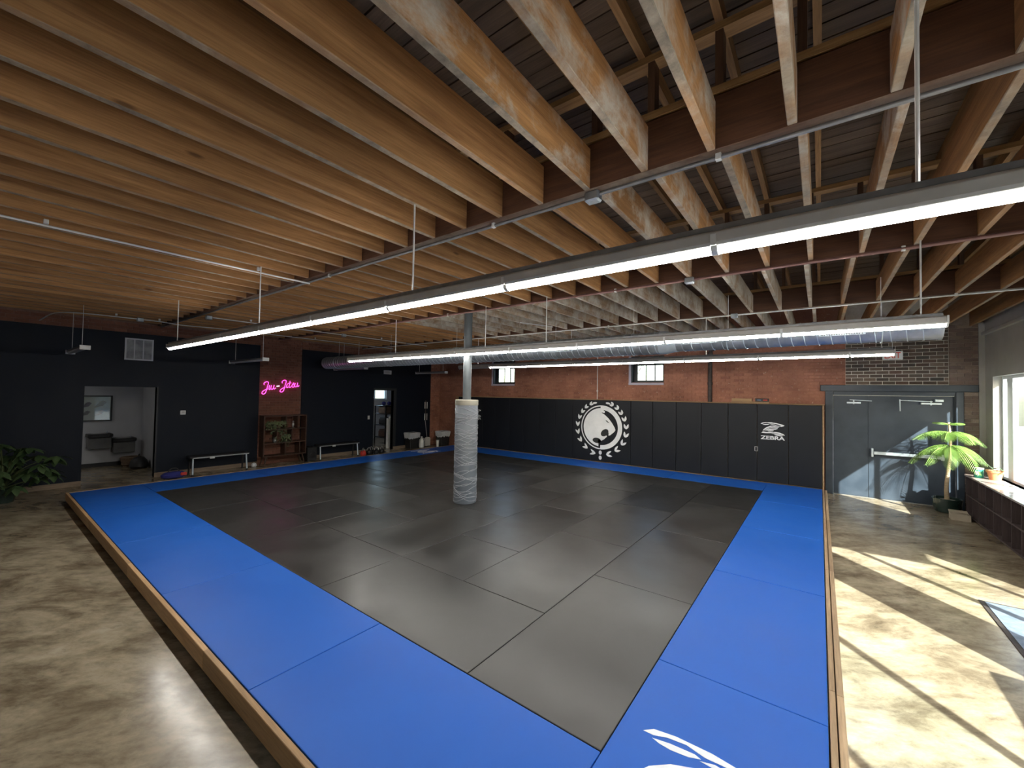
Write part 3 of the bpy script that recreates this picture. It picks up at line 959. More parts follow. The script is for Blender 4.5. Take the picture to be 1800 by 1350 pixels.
# ------------------------------------------------------------------ padded column
cl = thing('padded_column', 'round steel column with a grey rope-laced pad around its lower part', 'column', (-5.135, 4.265, MZ))
MB().lathe([(0.075, 0.0), (0.075, ZC - MZ)], 28).build('pole', MAT['column_pole'], cl, smooth=True)
MB().lathe([(0.196, 0.002), (0.203, 0.02), (0.203, 1.735), (0.199, 1.74), (0.08, 1.741)], 40).build('padding', MAT['column_wrap'], cl, smooth=True)
MB().lathe([(0.205, 1.735), (0.208, 1.74), (0.208, 1.825), (0.2, 1.832), (0.08, 1.833)], 40).build('pad_collar', MAT['column_lip'], cl, smooth=True)
rp = MB()
for s in range(4):
    for d in (1, -1):
        path = []
        turns = 4.6 + 0.8 * s
        ph = s * 1.25 + (0.4 if d < 0 else 0)
        for i in range(int(turns * 22) + 1):
            t = i / (turns * 22)
            a = ph + d * 2 * PI * turns * t
            rr = 0.207 + 0.003 * math.sin(9 * a)
            path.append((rr * math.cos(a), rr * math.sin(a), 0.03 + 1.68 * t + 0.02 * math.sin(3.1 * a + s)))
        rp.tube(path, 0.0042, 5, True)
rp.build('rope_lacing', MAT['rope'], cl, smooth=True)

# ------------------------------------------------------------------ hanging linear lights
def lens_profile(mb, x0, x1, w=0.031, h=0.028, n=10):
    vs, fs = [], []
    for xx in (x0, x1):
        for i in range(n + 1):
            a = PI * i / n
            vs.append((xx, -w * math.cos(a), -h * math.sin(a)))
    m_ = n + 1
    for i in range(n):
        fs.append((i, i + 1, m_ + i + 1, m_ + i))
    fs.append(tuple(range(m_)))
    fs.append(tuple(range(m_, 2 * m_))[::-1])
    fs.append((0, m_, 2 * m_ - 1, n))
    return mb.add(vs, fs)

def snap(xx, yy):
    si = [k for k, (a, b_) in enumerate(SPANS) if yy < b_ + 0.06][0]
    off = 0.0 if si % 2 else 0.05
    return min((j + off for j in jx), key=lambda q: abs(q - xx))

def linear_light(name, label, y, zb, x0, x1, joint0, rods, unlit=()):
    """zb = height of the lens bottom"""
    t = thing(name, label, 'light', (x0, y, zb), 0, 'long hanging fluorescent lights')
    L = x1 - x0
    zl = 0.028
    hs = MB()
    prof = [(-0.044, zl), (0.044, zl), (0.052, zl + 0.014), (0.050, zl + 0.058), (0.036, zl + 0.072), (-0.036, zl + 0.072), (-0.050, zl + 0.058), (-0.052, zl + 0.014)]
    hs.prism([(0, a, b_) for a, b_ in prof], (L, 0, 0))
    hs.build('housing', MAT['housing'], t, bevel=0.003)
    MB().box(0.02, -0.036, zl + 0.072, L - 0.02, -0.030, zl + 0.096).box(0.02, 0.030, zl + 0.072, L - 0.02, 0.036, zl + 0.096).box(0.02, -0.030, zl + 0.072, L - 0.02, 0.030, zl + 0.076).build('top_channel', MAT['conduit_dark'], t)
    cuts = [0.0]
    k = joint0
    while k < x1 - 0.1:
        if k > x0 + 0.1:
            cuts.append(k - x0)
        k += 1.222
    cuts.append(L)
    for i, (a, b_) in enumerate(zip(cuts, cuts[1:])):
        mb = lens_profile(MB(), a + 0.012, b_ - 0.012)
        mb.v = [(p[0], p[1], p[2] + zl) for p in mb.v]
        mb.build('lens', MAT['lens_off'] if i in unlit else MAT['lens'], t, smooth=True)
        if i:
            mb = lens_profile(MB(), a - 0.014, a + 0.014, 0.035, 0.032)
            mb.v = [(p[0], p[1], p[2] + zl) for p in mb.v]
            mb.box(a - 0.012, -0.055, zl, a + 0.012, 0.055, zl + 0.05)
            mb.build('joint_band', MAT['conduit'], t)
    for xx in (0.0, L):
        s = -1 if xx == 0 else 1
        mb = lens_profile(MB(), min(xx, xx + s * 0.014), max(xx, xx + s * 0.014), 0.036, 0.032)
        mb.v = [(p[0], p[1], p[2] + zl) for p in mb.v]
        mb.box(min(xx, xx + s * 0.014), -0.058, zl, max(xx, xx + s * 0.014), 0.058, zl + 0.07)
        mb.build('end_cap', MAT['housing_white'], t)
    for rx in rods:
        rx = snap(rx, y)
        MB().cyl((rx - x0, 0, zl + 0.075), (rx - x0, 0, ZC - zb + 0.01), 0.007, 8).build('hanger_rod', MAT['conduit'], t)
        MB().box(rx - x0 - 0.02, -0.02, zl + 0.075, rx - x0 + 0.02, 0.02, zl + 0.098).build('hanger_clip', MAT['conduit'], t, bevel=0.003)
    fm = MB().lathe([(0.010, 0.0), (0.010, 0.006), (0.005, 0.009)], 10).mesh('top_dot', MAT['galv_bright'], smooth=True)  # bright steel bumps standing in for the small light dots on top
    us = MB().box(-0.075, -0.022, 0, 0.075, 0.022, 0.003).mesh('uplight_slot', MAT['uplight'])
    k = 0.3
    while k < L - 0.15:
        link('uplight_slot', us, t, (k, 0, zl + 0.0765))
        link('top_dot', fm, t, (k + 0.3, 0.033, zl + 0.096))
        k += 0.61
    return t

linear_light('hanging_light', 'nearest long fluorescent light running over the blue strip by the camera', 0.93, 2.785, -9.07, 1.05, -9.07 + 1.31, (-8.70, -5.52, -2.52, 0.28))
linear_light('hanging_light', 'middle long fluorescent light crossing in front of the padded column', 4.10, 2.785, -8.70, 0.86, -8.70 + 1.0, (-6.99, -4.55, -3.33, 0.75))
linear_light('hanging_light', 'farthest long fluorescent light hanging before the red brick wall', 7.10, 2.785, -8.10, 0.84, -8.10 + 1.1, (-7.6, -4.6, -1.6, 0.6), unlit=(0,))

strips = [(0.05, -12.15, -10.4, 'unlit strip light hanging above the drinking-fountain doorway'), (2.88, -12.1, -10.12, 'unlit strip light hanging left of the pink neon sign'),
          (5.86, -12.4, -10.75, 'unlit strip light hanging right of the pink neon sign under the duct'), (8.50, -11.6, -10.12, 'unlit strip light hanging nearest the red brick corner')]
for (y, x0, x1, lab) in strips:
    t = thing('strip_light', lab, 'light', (x0, y, 2.78), 0, 'unlit strip lights')
    L = x1 - x0
    MB().box(0, -0.055, 0.03, L, 0.055, 0.07).build('housing', MAT['conduit_dark'], t, bevel=0.004)
    mb = lens_profile(MB(), 0.01, L - 0.01, 0.05, 0.035)
    mb.v = [(p[0], p[1], p[2] + 0.03) for p in mb.v]
    mb.build('lens', MAT['lens_off'], t, smooth=True)
    for a, b_ in ((-0.012, 0.0), (L, L + 0.025)):
        MB().box(a, -0.07, -0.008, b_, 0.07, 0.072).build('end_cap', MAT['housing_white'], t, bevel=0.006)
    for rx in (snap(x0 + 0.3, y) - x0, snap(x1 - 0.3, y) - x0):
        MB().cyl((rx, 0, 0.068), (rx, 0, ZC - 2.78 + 0.01), 0.004, 6).build('hanger_wire', MAT['conduit'], t)

# ------------------------------------------------------------------ spiral duct
DY, DZ = 5.45, 2.97
du = thing('spiral_duct', 'long round spiral metal duct hanging behind the middle light', 'duct', (0, DY, DZ))
def xlathe(mb, prof, n=32):
    vs, fs = [], []
    for (xx, r) in prof:
        for k in range(n):
            a = 2 * PI * k / n
            vs.append((xx, r * math.cos(a), r * math.sin(a)))
    for i in range(len(prof) - 1):
        for k in range(n):
            k2 = (k + 1) % n
            fs.append((i * n + k, i * n + k2, (i + 1) * n + k2, (i + 1) * n + k))
    fs.append(tuple(range(n))); fs.append(tuple((len(prof) - 1) * n + k for k in range(n)))
    return mb.add(vs, fs)
R1, R2 = 0.178, 0.150
xlathe(MB(), [(-12.2, 0.0 + R1 - 0.01), (-12.19, R1), (-2.05, R1)]).build('main_pipe', MAT['galv'], du, smooth=True)
xlathe(MB(), [(-2.06, R1 + 0.004), (-1.97, R1 + 0.004), (-1.86, R2 + 0.006), (-1.80, R2 + 0.006)]).build('reducer', MAT['galv_bright'], du, smooth=True)
xlathe(MB(), [(-1.82, R2), (1.03, R2), (1.04, R2 + 0.006), (1.06, R2 + 0.006), (1.065, R2 - 0.01)]).build('branch_pipe', MAT['galv'], du, smooth=True)
def helix(x0, x1, r, pitch, n=26):
    N = int((x1 - x0) / pitch * n)
    return [(x0 + (x1 - x0) * i / N, r * math.cos(2 * PI * i / n), r * math.sin(2 * PI * i / n)) for i in range(N + 1)]
MB().tube(helix(-12.18, -2.07, R1 + 0.001, 0.122), 0.0045, 5).build('spiral_seam', MAT['galv_bright'], du, smooth=True)
MB().tube(helix(-1.79, 1.02, R2 + 0.001, 0.137), 0.0045, 5).build('spiral_seam', MAT['galv_bright'], du, smooth=True)
for (x0, x1, r) in ((-4.15, -3.55, R1), (-9.4, -8.8, R1), (-1.70, -1.22, R2), (-0.05, 0.40, R2)):
    # registers face down towards the room
    rg = link('register', MB().box(0, -0.006, -0.045, x1 - x0, 0.0, 0.045).mesh('register', MAT['galv_bright'], bevel=0.002), du, (x0, -r * 0.97, -r * 0.30 + 0.03))
    rg.rotation_euler = (0.22, 0, 0)
    k = 0.03
    while k < x1 - x0 - 0.03:
        MB().box(k, -0.010, -0.034, k + 0.008, -0.005, 0.034).build('slat', MAT['iron'], rg)
        k += 0.024
for xx, r in ((-11.5, R1), (-9.0, R1), (-6.6, R1), (-4.0, R1), (-2.5, R1), (-1.1, R2), (0.55, R2)):
    MB().cyl((xx, 0, r - 0.003), (xx, 0, ZC - DZ + 0.01), 0.003, 6).build('hanger_wire', MAT['conduit'], du)
    ring = [(xx, (r + 0.006) * math.cos(2 * PI * k / 28), (r + 0.006) * math.sin(2 * PI * k / 28)) for k in range(28)]
    MB().tube(ring, 0.006, 6, closed=True).build('hanger_strap', MAT['galv_bright'], du)

# ------------------------------------------------------------------ conduits
def conduit(name, label, path, r, mat, boxes=(), clips=(), box_along='x'):
    t = thing(name, label, 'conduit')
    MB().tube(path, r, 10).build('pipe', mat, t, smooth=True)
    for (x, y, z) in boxes:
        if box_along == 'x':
            MB().box(x - 0.055, y - 0.04, z - 0.05, x + 0.055, y + 0.04, z + 0.028).build('junction_box', MAT['galv'], t, bevel=0.012)
        else:
            MB().box(x - 0.04, y - 0.055, z - 0.05, x + 0.04, y + 0.055, z + 0.028).build('junction_box', MAT['galv'], t, bevel=0.012)
    for (x, y, z) in clips:
        MB().box(x - 0.016, y - 0.016, z - r - 0.004, x + 0.016, y + 0.016, ZC + 0.002).build('clip', MAT['conduit'], t, bevel=0.003)
    return t
zc_ = ZC - 0.024
zy_ = ZC - 0.060
conduit('conduit', 'steel conduit strapped under the first wooden girder', [(-12.6, 1.555, zc_), (2.48, 1.555, zc_)], 0.0135, MAT['conduit_dark'], [(-1.36, 1.555, zc_)], [(-0.53, 1.555, zc_), (-2.3, 1.555, zc_), (-5.0, 1.555, zc_), (1.2, 1.555, zc_)])
conduit('conduit', 'brown painted pipe strapped under the second girder above the column', [(-12.6, 4.20, zc_), (2.48, 4.20, zc_)], 0.019, MAT['red_pipe'], [(-1.33, 4.20, zc_)], [(-2.3, 4.2, zc_), (0.6, 4.2, zc_), (-5.6, 4.2, zc_)])
conduit('conduit', 'thin steel conduit strapped under the third girder near the back', [(-12.6, 6.93, zc_), (2.48, 6.93, zc_)], 0.011, MAT['conduit'], [(-1.24, 6.93, zc_)], [(1.45, 6.93, zc_), (-3.6, 6.93, zc_)])
conduit('conduit', 'bright conduit on the left part of the ceiling ending at the first girder', [(-5.56, YF + 0.05, zy_), (-5.5, 0.2, zy_), (-5.45, 1.53, zy_)], 0.010, MAT['conduit'], [], [(-5.54, -0.78, zc_), (-5.48, 0.92, zc_)])
conduit('conduit', 'bright conduit crossing the ceiling joists before the neon sign', [(-9.72, 1.62, zy_), (-9.62, 7.2, zy_)], 0.010, MAT['conduit'], [(-9.72, 1.66, zy_), (-9.66, 4.5, zy_)], [(-9.69, 2.4, zc_), (-9.64, 5.6, zc_)], 'y')
conduit('conduit', 'bright conduit with a jog on the ceiling nearest the dark wall', spline([(-12.55, -0.35, zy_ - 0.1), (-11.9, -0.2, zy_), (-11.46, 0.1, zy_), (-11.36, 0.6, zy_), (-11.34, 1.25, zy_), (-11.5, 1.7, zy_), (-11.34, 2.4, zy_), (-11.28, 4.4, zy_), (-11.27, 7.2, zy_)], 5), 0.010, MAT['conduit'], [(-11.34, 0.94, zy_)], [(-11.36, 0.58, zc_), (-11.34, 1.25, zc_), (-11.28, 4.6, zc_)], 'y')
conduit('conduit', 'short bright conduit on the limewashed joists before the red brick wall', [(-4.9, 5.55, zc_), (-4.62, 6.35, zc_)], 0.009, MAT['conduit'])
t = thing('wall_conduit', 'thin pale conduit running down the red brick to the wall pads', 'conduit', (-5.57, YB, 2.0))
MB().cyl((0, -0.018, 0.0), (0, -0.018, 1.6), 0.012, 10).build('pipe', MAT['conduit'], t, smooth=True)
for z in (0.25, 1.05):
    MB().box(-0.025, -0.032, z, 0.025, 0.0, z + 0.02).build('strap', MAT['conduit'], t)
t = thing('iron_pipe', 'dark rusty iron pipe standing against the red brick wall', 'pipe', (-2.345, YB, 2.0))
MB().tube([(0, -0.06, 0.0), (0, -0.06, 1.30), (0.02, -0.06, 1.36), (0.12, -0.062, 1.40)], 0.05, 14).build('pipe', MAT['iron'], t, smooth=True)
for z in (0.45, 1.24):
    MB().lathe([(0.058, 0), (0.062, 0.01), (0.062, 0.06), (0.058, 0.07)], 16, (0, -0.06, z)).build('coupling', MAT['iron'], t, smooth=True)

# ------------------------------------------------------------------ double doors
dr = struct_root('door_1', (0, YB, 0))
fr = MB()
fr.box(0.06, -0.03, 0, 0.20, 0.12, 2.31); fr.box(2.11, -0.03, 0, 2.22, 0.12, 2.31); fr.box(0.20, -0.01, 2.22, 2.11, 0.12, 2.31)
fr.build('frame', MAT['door_paint'], dr, bevel=0.006)
MB().box(-0.03, -0.075, 2.31, 2.41, 0.03, 2.445).build('lintel', MAT['door_paint'], dr, bevel=0.006)
def leaf(x0, x1):
    return MB().box(x0, 0.055, 0.012, x1, 0.10, 2.218).build('leaf', MAT['door_paint'], dr, bevel=0.004)
lA = leaf(0.203, 0.816)
lB = leaf(0.820, 2.107)
MB().box(0.20, 0.02, 0.0, 2.11, 0.11, 0.011).build('threshold', MAT['steel'], dr)
MB().box(0.808, 0.046, 0.012, 0.828, 0.056, 2.215).build('astragal', MAT['door_paint'], dr)
def closer(x, z, L, flip, parent, bent=False):
    MB().box(x - L / 2, -0.005, z - 0.022, x + L / 2, 0.054, z + 0.016).build('closer_body', MAT['galv_bright'], parent, bevel=0.004)
    if bent:
        MB().tube([(x + 0.02, 0.0, z + 0.04), (x - 0.46, -0.03, z + 0.055), (x - 0.47, -0.03, z + 0.06)], 0.008, 6).build('closer_arm', MAT['galv_bright'], parent)
        MB().tube([(x - 0.47, -0.03, z + 0.075), (x - 0.465, -0.02, z - 0.17)], 0.010, 6).build('closer_link', MAT['galv_bright'], parent)
        MB().box(x + 0.05, -0.01, z + 0.035, x + 0.18, 0.03, z + 0.09).build('closer_shoe', MAT['galv_bright'], parent, bevel=0.008)
    else:
        MB().tube([(x - 0.07, 0.0, z + 0.06), (x + 0.12, -0.02, z + 0.05), (x + 0.30, 0.0, z + 0.042)], 0.008, 6).build('closer_arm', MAT['galv_bright'], parent)
    MB().cyl((x, 0.02, z - 0.035), (x, 0.02, z + 0.055), 0.012, 10).build('closer_pivot', MAT['galv_bright'], parent)
closer(0.56, 2.06, 0.24, 1, lA)
closer(1.77, 2.07, 0.30, 1, lB, True)
MB().box(0.845, -0.02, 0.90, 0.885, 0.054, 1.08).build('panic_bracket', MAT['galv_bright'], lB, bevel=0.004)
MB().box(0.885, -0.035, 0.955, 1.90, 0.005, 1.02).build('panic_bar', MAT['galv_bright'], lB, bevel=0.006)
MB().box(1.90, -0.02, 0.93, 1.95, 0.054, 1.05).build('panic_bracket', MAT['galv_bright'], lB, bevel=0.004)

t = thing('exit_sign', 'white exit sign with red letters hanging above the double doors', 'sign', (1.18, 10.5, 2.98))
MB().box(-0.16, -0.02, 0.0, 0.16, 0.02, 0.175).build('case', MAT['white_plastic'], t, bevel=0.006)
link('lettering', text_mesh('EXIT', 0.125, MAT['exit_red'], width=0.25, bold=0.01), t, (-0.125, -0.0215, 0.025), (PI / 2, 0, 0))
MB().cyl((0, 0, 0.175), (0, 0, ZC - 2.98 + 0.005), 0.006, 8).build('hanger_rod', MAT['conduit'], t)
MB().box(-0.20, -0.03, 0.176, 0.12, 0.03, 0.20).build('canopy', MAT['black_metal'], t)

# ------------------------------------------------------------------ cubby shelf under the window
t = thing('cubby_shelf', 'long low dark cubby shelf with a glossy top under the window', 'shelf', (2.14, 10.12, 0))
LEN = 3.4
MB().box(-0.02, -LEN, 0.735, 0.358, 0.0, 0.765).build('top', MAT['cubby_top'], t, bevel=0.005)
MB().box(0.345, -LEN, 0.03, 0.357, 0.0, 0.734).build('back', MAT['cubby_back'], t)
MB().box(0.0, -LEN, 0.02, 0.344, 0.0, 0.045).build('bottom', MAT['cubby'], t)
MB().box(0.004, -LEN, 0.375, 0.344, 0.0, 0.398).build('middle_shelf', MAT['cubby'], t)
MB().box(0.02, -LEN, 0.0, 0.34, 0.0, 0.02).build('plinth', MAT['cubby'], t)
k = 0.0
while k < LEN + 0.01:
    for z0, z1 in ((0.046, 0.374), (0.399, 0.734)):
        MB().box(0.0, -min(k + 0.022, LEN), z0, 0.344, -k, z1).build('divider', MAT['cubby'], t)
    k += 0.375

t = thing('tin', 'green and white tin standing on the cubby shelf by the window', 'tin', (2.24, 9.80, 0.765))
MB().lathe([(0.058, 0.0), (0.06, 0.004), (0.06, 0.15), (0.057, 0.152)], 24).build('body', MAT['green_tin'], t, smooth=True)
MB().lathe([(0.061, 0.148), (0.062, 0.152), (0.062, 0.172), (0.058, 0.175)], 24).build('lid', MAT['white_plastic'], t, smooth=True)
mbx = MB()
for a in range(-3, 4):
    an = -PI / 2 - 0.6 + a * 0.13
    mbx.box(0.0605 * math.cos(an) - 0.004, 0.0605 * math.sin(an) - 0.004, 0.05, 0.0605 * math.cos(an) + 0.004, 0.0605 * math.sin(an) + 0.004, 0.11)
mbx.build('label_print', MAT['white_plastic'], t)
t = thing('terracotta_pot', 'small terracotta pot with a trailing plant on the cubby shelf', 'potted plant', (2.40, 9.66, 0.765))
MB().lathe([(0.070, 0.0), (0.095, 0.125), (0.108, 0.127), (0.110, 0.16), (0.098, 0.162), (0.092, 0.14)], 24).build('pot', MAT['terracotta'], t, smooth=True)
lv = MB()
for k in range(26):
    a = random.uniform(0, 2 * PI)
    rr = random.uniform(0.03, 0.16)
    zz = 0.17 + random.uniform(-0.02, 0.05)
    c_ = Vector((rr * math.cos(a), rr * math.sin(a), zz))
    d_ = Vector((math.cos(a), math.sin(a), random.uniform(-0.4, 0.4))).normalized() * 0.05
    s_ = d_.cross(Vector((0, 0, 1))).normalized() * 0.016
    lv.add([c_ - d_, c_ + s_, c_ + d_, c_ - s_], [(0, 1, 2, 3)])
tag(lv.build('foliage', MAT['dark_leaf'], t), kind='stuff')
MB().tube(spline([(0, 0, 0.14), (-0.05, 0.02, 0.22), (-0.12, 0.03, 0.30)], 4), 0.004, 5).build('stem', MAT['dark_leaf'], t)

t = thing('figurine', 'small dark glass jar in the upper end cubby', 'jar', (2.24, 9.93, 0.398))
MB().lathe([(0.03, 0.0), (0.045, 0.02), (0.045, 0.07), (0.02, 0.10), (0.02, 0.13), (0.034, 0.15), (0.034, 0.18), (0.01, 0.20)], 16).build('body', MAT['steel'], t, smooth=True)
t = thing('bottle', 'white topped bottle in the lower end cubby', 'bottle', (2.22, 9.90, 0.045))
MB().lathe([(0.035, 0.0), (0.04, 0.01), (0.04, 0.12), (0.018, 0.16), (0.018, 0.19)], 16).build('body', MAT['black_plastic'], t, smooth=True)
MB().box(-0.03, -0.012, 0.19, 0.035, 0.012, 0.22).build('nozzle', MAT['white_plastic'], t, bevel=0.004)
t = thing('notebook', 'thin white notebook leaning upright in the lower cubby', 'notebook', (2.20, 9.80, 0.045))
MB().box(-0.03, -0.012, 0.0, 0.12, -0.002, 0.25).build('cover', MAT['white_plastic'], t)
MB().box(-0.028, -0.0015, 0.002, 0.118, 0.006, 0.248).build('pages', MAT['paper'], t)
t = thing('carton', 'low tan carton on the floor beside the dark plant pot', 'box', (1.965, 9.62, 0.0))
cb = MB()
cb.box(-0.12, -0.10, 0, 0.12, 0.10, 0.01); cb.box(-0.12, -0.10, 0.01, -0.11, 0.10, 0.11); cb.box(0.11, -0.10, 0.01, 0.12, 0.10, 0.11)
cb.box(-0.11, -0.10, 0.01, 0.11, -0.09, 0.11); cb.box(-0.11, 0.09, 0.01, 0.11, 0.10, 0.11)
cb.build('body', MAT['cardboard'], t)
MB().prism([(-0.12, 0.10, 0.11), (0.12, 0.10, 0.11), (0.12, 0.15, 0.14), (-0.12, 0.15, 0.14)], (0, 0, -0.006)).build('flap', MAT['cardboard'], t)

# ------------------------------------------------------------------ feathery potted tree
t = thing('potted_tree', 'bright green feathery tree in a dark glazed pot by the window', 'potted tree', (1.90, 10.16, 0.0))
MB().lathe([(0.13, 0.0), (0.17, 0.02), (0.195, 0.12), (0.205, 0.22), (0.212, 0.265), (0.20, 0.275), (0.185, 0.262), (0.182, 0.23)], 32).build('pot', MAT['green_pot'], t, smooth=True)
MB().lathe([(0.18, 0.228), (0.10, 0.238), (0.0, 0.242)], 24).build('soil', MAT['soil'], t)
trunk = spline([(0.0, 0.0, 0.22), (-0.005, 0.0, 0.5), (0.02, 0.0, 0.8), (0.045, 0.0, 1.1), (0.05, 0.0, 1.45), (0.03, 0, 1.72)], 6)
MB().tube(trunk, [0.036 - 0.020 * i / (len(trunk) - 1) for i in range(len(trunk))], 10).build('trunk', MAT['bark'], t, smooth=True)
def frond(p0, az, L, rise, droop, wid, mat, parent, name='frond', n=30):
    d = Vector((math.cos(az), math.sin(az), 0))
    side = Vector((-d.y, d.x, 0))
    mb = MB()
    pts = []
    for i in range(n + 1):
        s = i / n
        pts.append(Vector(p0) + d * (L * s * (1 - 0.12 * s)) + Vector((0, 0, rise * s - droop * s * s)))
    mb.tube(pts[::2], [0.006 * (1 - 0.8 * i / (n / 2)) + 0.0012 for i in range(len(pts[::2]))], 5)
    for i in range(1, n):
        s = i / n
        tng = (pts[i + 1] - pts[i]).normalized()
        w = wid * (math.sin(PI * min(1, 0.12 + 0.86 * s)) ** 0.7)
        for k in (-1, 1):
            dirv = (side * k * 0.72 + tng * 0.5 + Vector((0, 0, -0.5))).normalized()
            a = pts[i]
            tip = a + dirv * w + Vector((0, 0, -0.10 * w))
            mid = a + dirv * w * 0.55 + Vector((0, 0, 0.03 * w))
            hw = tng * (L / n * 0.27)
            mb.add([a - hw * 0.6, mid - hw, tip, mid + hw, a + hw * 0.6], [(0, 1, 2, 3, 4)])
    return mb.build(name, mat, parent)
def reach(az, L):
    c_, s_ = math.cos(az), math.sin(az)
    if s_ > 0.05:
        L = min(L, 0.36 / s_)
    if c_ > 0.05:
        L = min(L, 0.50 / c_)
    return L
for k in range(10):
    az = k * 2 * PI / 10 + 0.15
    L = reach(az, random.uniform(0.62, 0.76))
    frond((0.045, 0, 1.24 + 0.03 * (k % 2)), az, L, 0.16, random.uniform(0.50, 0.66) * (0.4 + 0.6 * L / 0.7), 0.22, MAT['pine_leaf'], t, n=26)
for k in range(8):
    az = k * 2 * PI / 8 + 0.45
    L = reach(az, random.uniform(0.52, 0.64))
    frond((0.05, 0, 1.52), az, L, 0.17, random.uniform(0.30, 0.40), 0.19, MAT['pine_leaf'], t, n=24)
for k in range(5):
    frond((0.03, 0, 1.68), k * 2 * PI / 5, random.uniform(0.22, 0.28), 0.10, 0.08, 0.08, MAT['pine_leaf'], t, n=16)

# ------------------------------------------------------------------ left wall furnishings
t = thing('neon_sign', 'pink neon script sign reading Jiu-Jitsu on the bare brick panel', 'neon sign', (XL + 0.03, 3.82, 2.10))
Jp = [(0.22, 0.66), (0.20, 0.88), (0.42, 1.02), (0.66, 0.98), (0.70, 0.80), (0.60, 0.45), (0.48, 0.0), (0.34, -0.36), (0.12, -0.48), (-0.05, -0.36), (0.02, -0.16), (0.26, 0.0), (0.62, 0.12)]
ip = [(0.84, 0.54), (0.77, 0.14), (0.84, 0.02), (0.96, 0.10)]
up = [(1.06, 0.52), (1.00, 0.16), (1.10, 0.01), (1.28, 0.10), (1.38, 0.52), (1.33, 0.14), (1.42, 0.02), (1.58, 0.14)]
tp = [(1.20, 0.86), (1.08, 0.18), (1.16, 0.02), (1.32, 0.10)]
tc_ = [(0.98, 0.54), (1.34, 0.60)]
sp_ = [(1.36, 0.12), (1.60, 0.56), (1.64, 0.36), (1.72, 0.14), (1.58, 0.0), (1.40, 0.06)]
def sh(pts, dx):
    return [(a + dx, b_) for a, b_ in pts]
strokes = [Jp, ip, up, sh(Jp, 2.16), sh(ip, 2.16), sh(tp, 2.16), sh(tc_, 2.16), sh(sp_, 2.20), sh(up, 2.96)]
SC = 0.226
def nz(u, v):
    a = 0.13
    return (0.0, (u * math.cos(a) - v * math.sin(a) * 0.2) * SC, (v + u * math.sin(a)) * SC)
for s_ in strokes:
    MB().tube([nz(p.x, p.y) for p in spline([(a, b_, 0) for a, b_ in s_], 5)], 0.010, 8).build('tube', MAT['neon'], t, smooth=True)
MB().tube([nz(1.70, 0.34), nz(2.02, 0.34)], 0.013, 8).build('dash_tube', MAT['neon_white'], t, smooth=True)
for (u, v) in ((0.5, 0.2), (1.4, 0.2), (2.65, 0.2), (4.3, 0.2)):
    a = nz(u, v)
    MB().cyl((-0.03, a[1], a[2]), (0.0, a[1], a[2]), 0.006, 6).build('standoff', MAT['white_plastic'], t)

t = thing('wall_vent', 'square white return-air grille high on the dark wall', 'vent', (XL, 0.935, 2.75))
MB().box(0.0, 0.02, 0.02, 0.008, 0.48, 0.48).build('filter', MAT['mesh_grey'], t)
vf = MB()
vf.box(0, 0, 0, 0.02, 0.03, 0.5); vf.box(0, 0.47, 0, 0.02, 0.5, 0.5); vf.box(0, 0.03, 0, 0.02, 0.47, 0.03); vf.box(0, 0.03, 0.47, 0.02, 0.47, 0.5)
vf.build('frame', MAT['vent_white'], t)
for y in (0.165, 0.32):
    MB().box(0.008, y - 0.008, 0.03, 0.018, y + 0.008, 0.47).build('bar', MAT['vent_white'], t)
t = thing('thermostat', 'small white thermostat on the dark wall above the first bench', 'thermostat', (XL, 2.04, 1.52))
MB().box(0, -0.055, -0.05, 0.02, 0.055, 0.05).build('case', MAT['white_plastic'], t, bevel=0.006)
MB().box(0.02, -0.03, -0.015, 0.0215, 0.03, 0.03).build('screen', MAT['lens_off'], t)
t = thing('light_switch', 'white light switch on the dark wall left of the storage doorway', 'switch', (XL, 7.27, 1.21))
MB().box(0, -0.04, -0.065, 0.008, 0.04, 0.065).build('plate', MAT['white_plastic'], t, bevel=0.003)
MB().box(0.008, -0.012, -0.03, 0.014, 0.012, 0.03).build('rocker', MAT['white_plastic'], t, bevel=0.002)
t = thing('emergency_light', 'pale emergency sign box above the storage doorway', 'sign', (XL, 7.99, 2.76))
MB().box(0, -0.16, 0.0, 0.05, 0.16, 0.14).build('case', MAT['vent_white'], t, bevel=0.008)
MB().box(0.05, -0.12, 0.03, 0.053, 0.10, 0.11).build('face', MAT['lens_off'], t)

def bench(label, y0, y1, seat_z=0.47):
    t = thing('bench', label, 'bench', (-12.28, (y0 + y1) / 2, 0), 0, 'black benches by the dark wall')
    L = (y1 - y0) / 2
    MB().box(-0.15, -L, seat_z - 0.05, 0.15, L, seat_z).build('seat', MAT['black_plastic'], t, bevel=0.012)
    MB().box(0.150, -L + 0.06, seat_z - 0.055, 0.156, L - 0.02, seat_z - 0.03).build('trim_strip', MAT['steel'], t)
    for s in (-1, 1):
        for sx in (-1, 1):
            MB().tube([(sx * 0.11, s * (L - 0.07), seat_z - 0.05), (sx * 0.155, s * (L - 0.06), 0.03)], 0.019, 10).build('leg', MAT['galv_bright'] if sx > 0 else MAT['black_metal'], t, smooth=True)
            MB().lathe([(0.026, 0.0), (0.026, 0.03), (0.019, 0.04)], 12, (sx * 0.157, s * (L - 0.06), 0.0)).build('foot', MAT['black_plastic'], t)
    MB().box(0.156, -0.05 - 0.3 * L, seat_z - 0.085, 0.162, 0.05 - 0.3 * L, seat_z - 0.03).build('tag', MAT['white_plastic'], t)
    return t
bench('black bench with steel legs under the thermostat', 2.08, 3.37)
bench('black bench with steel legs between the bookcase and the storage doorway', 5.24, 6.62)

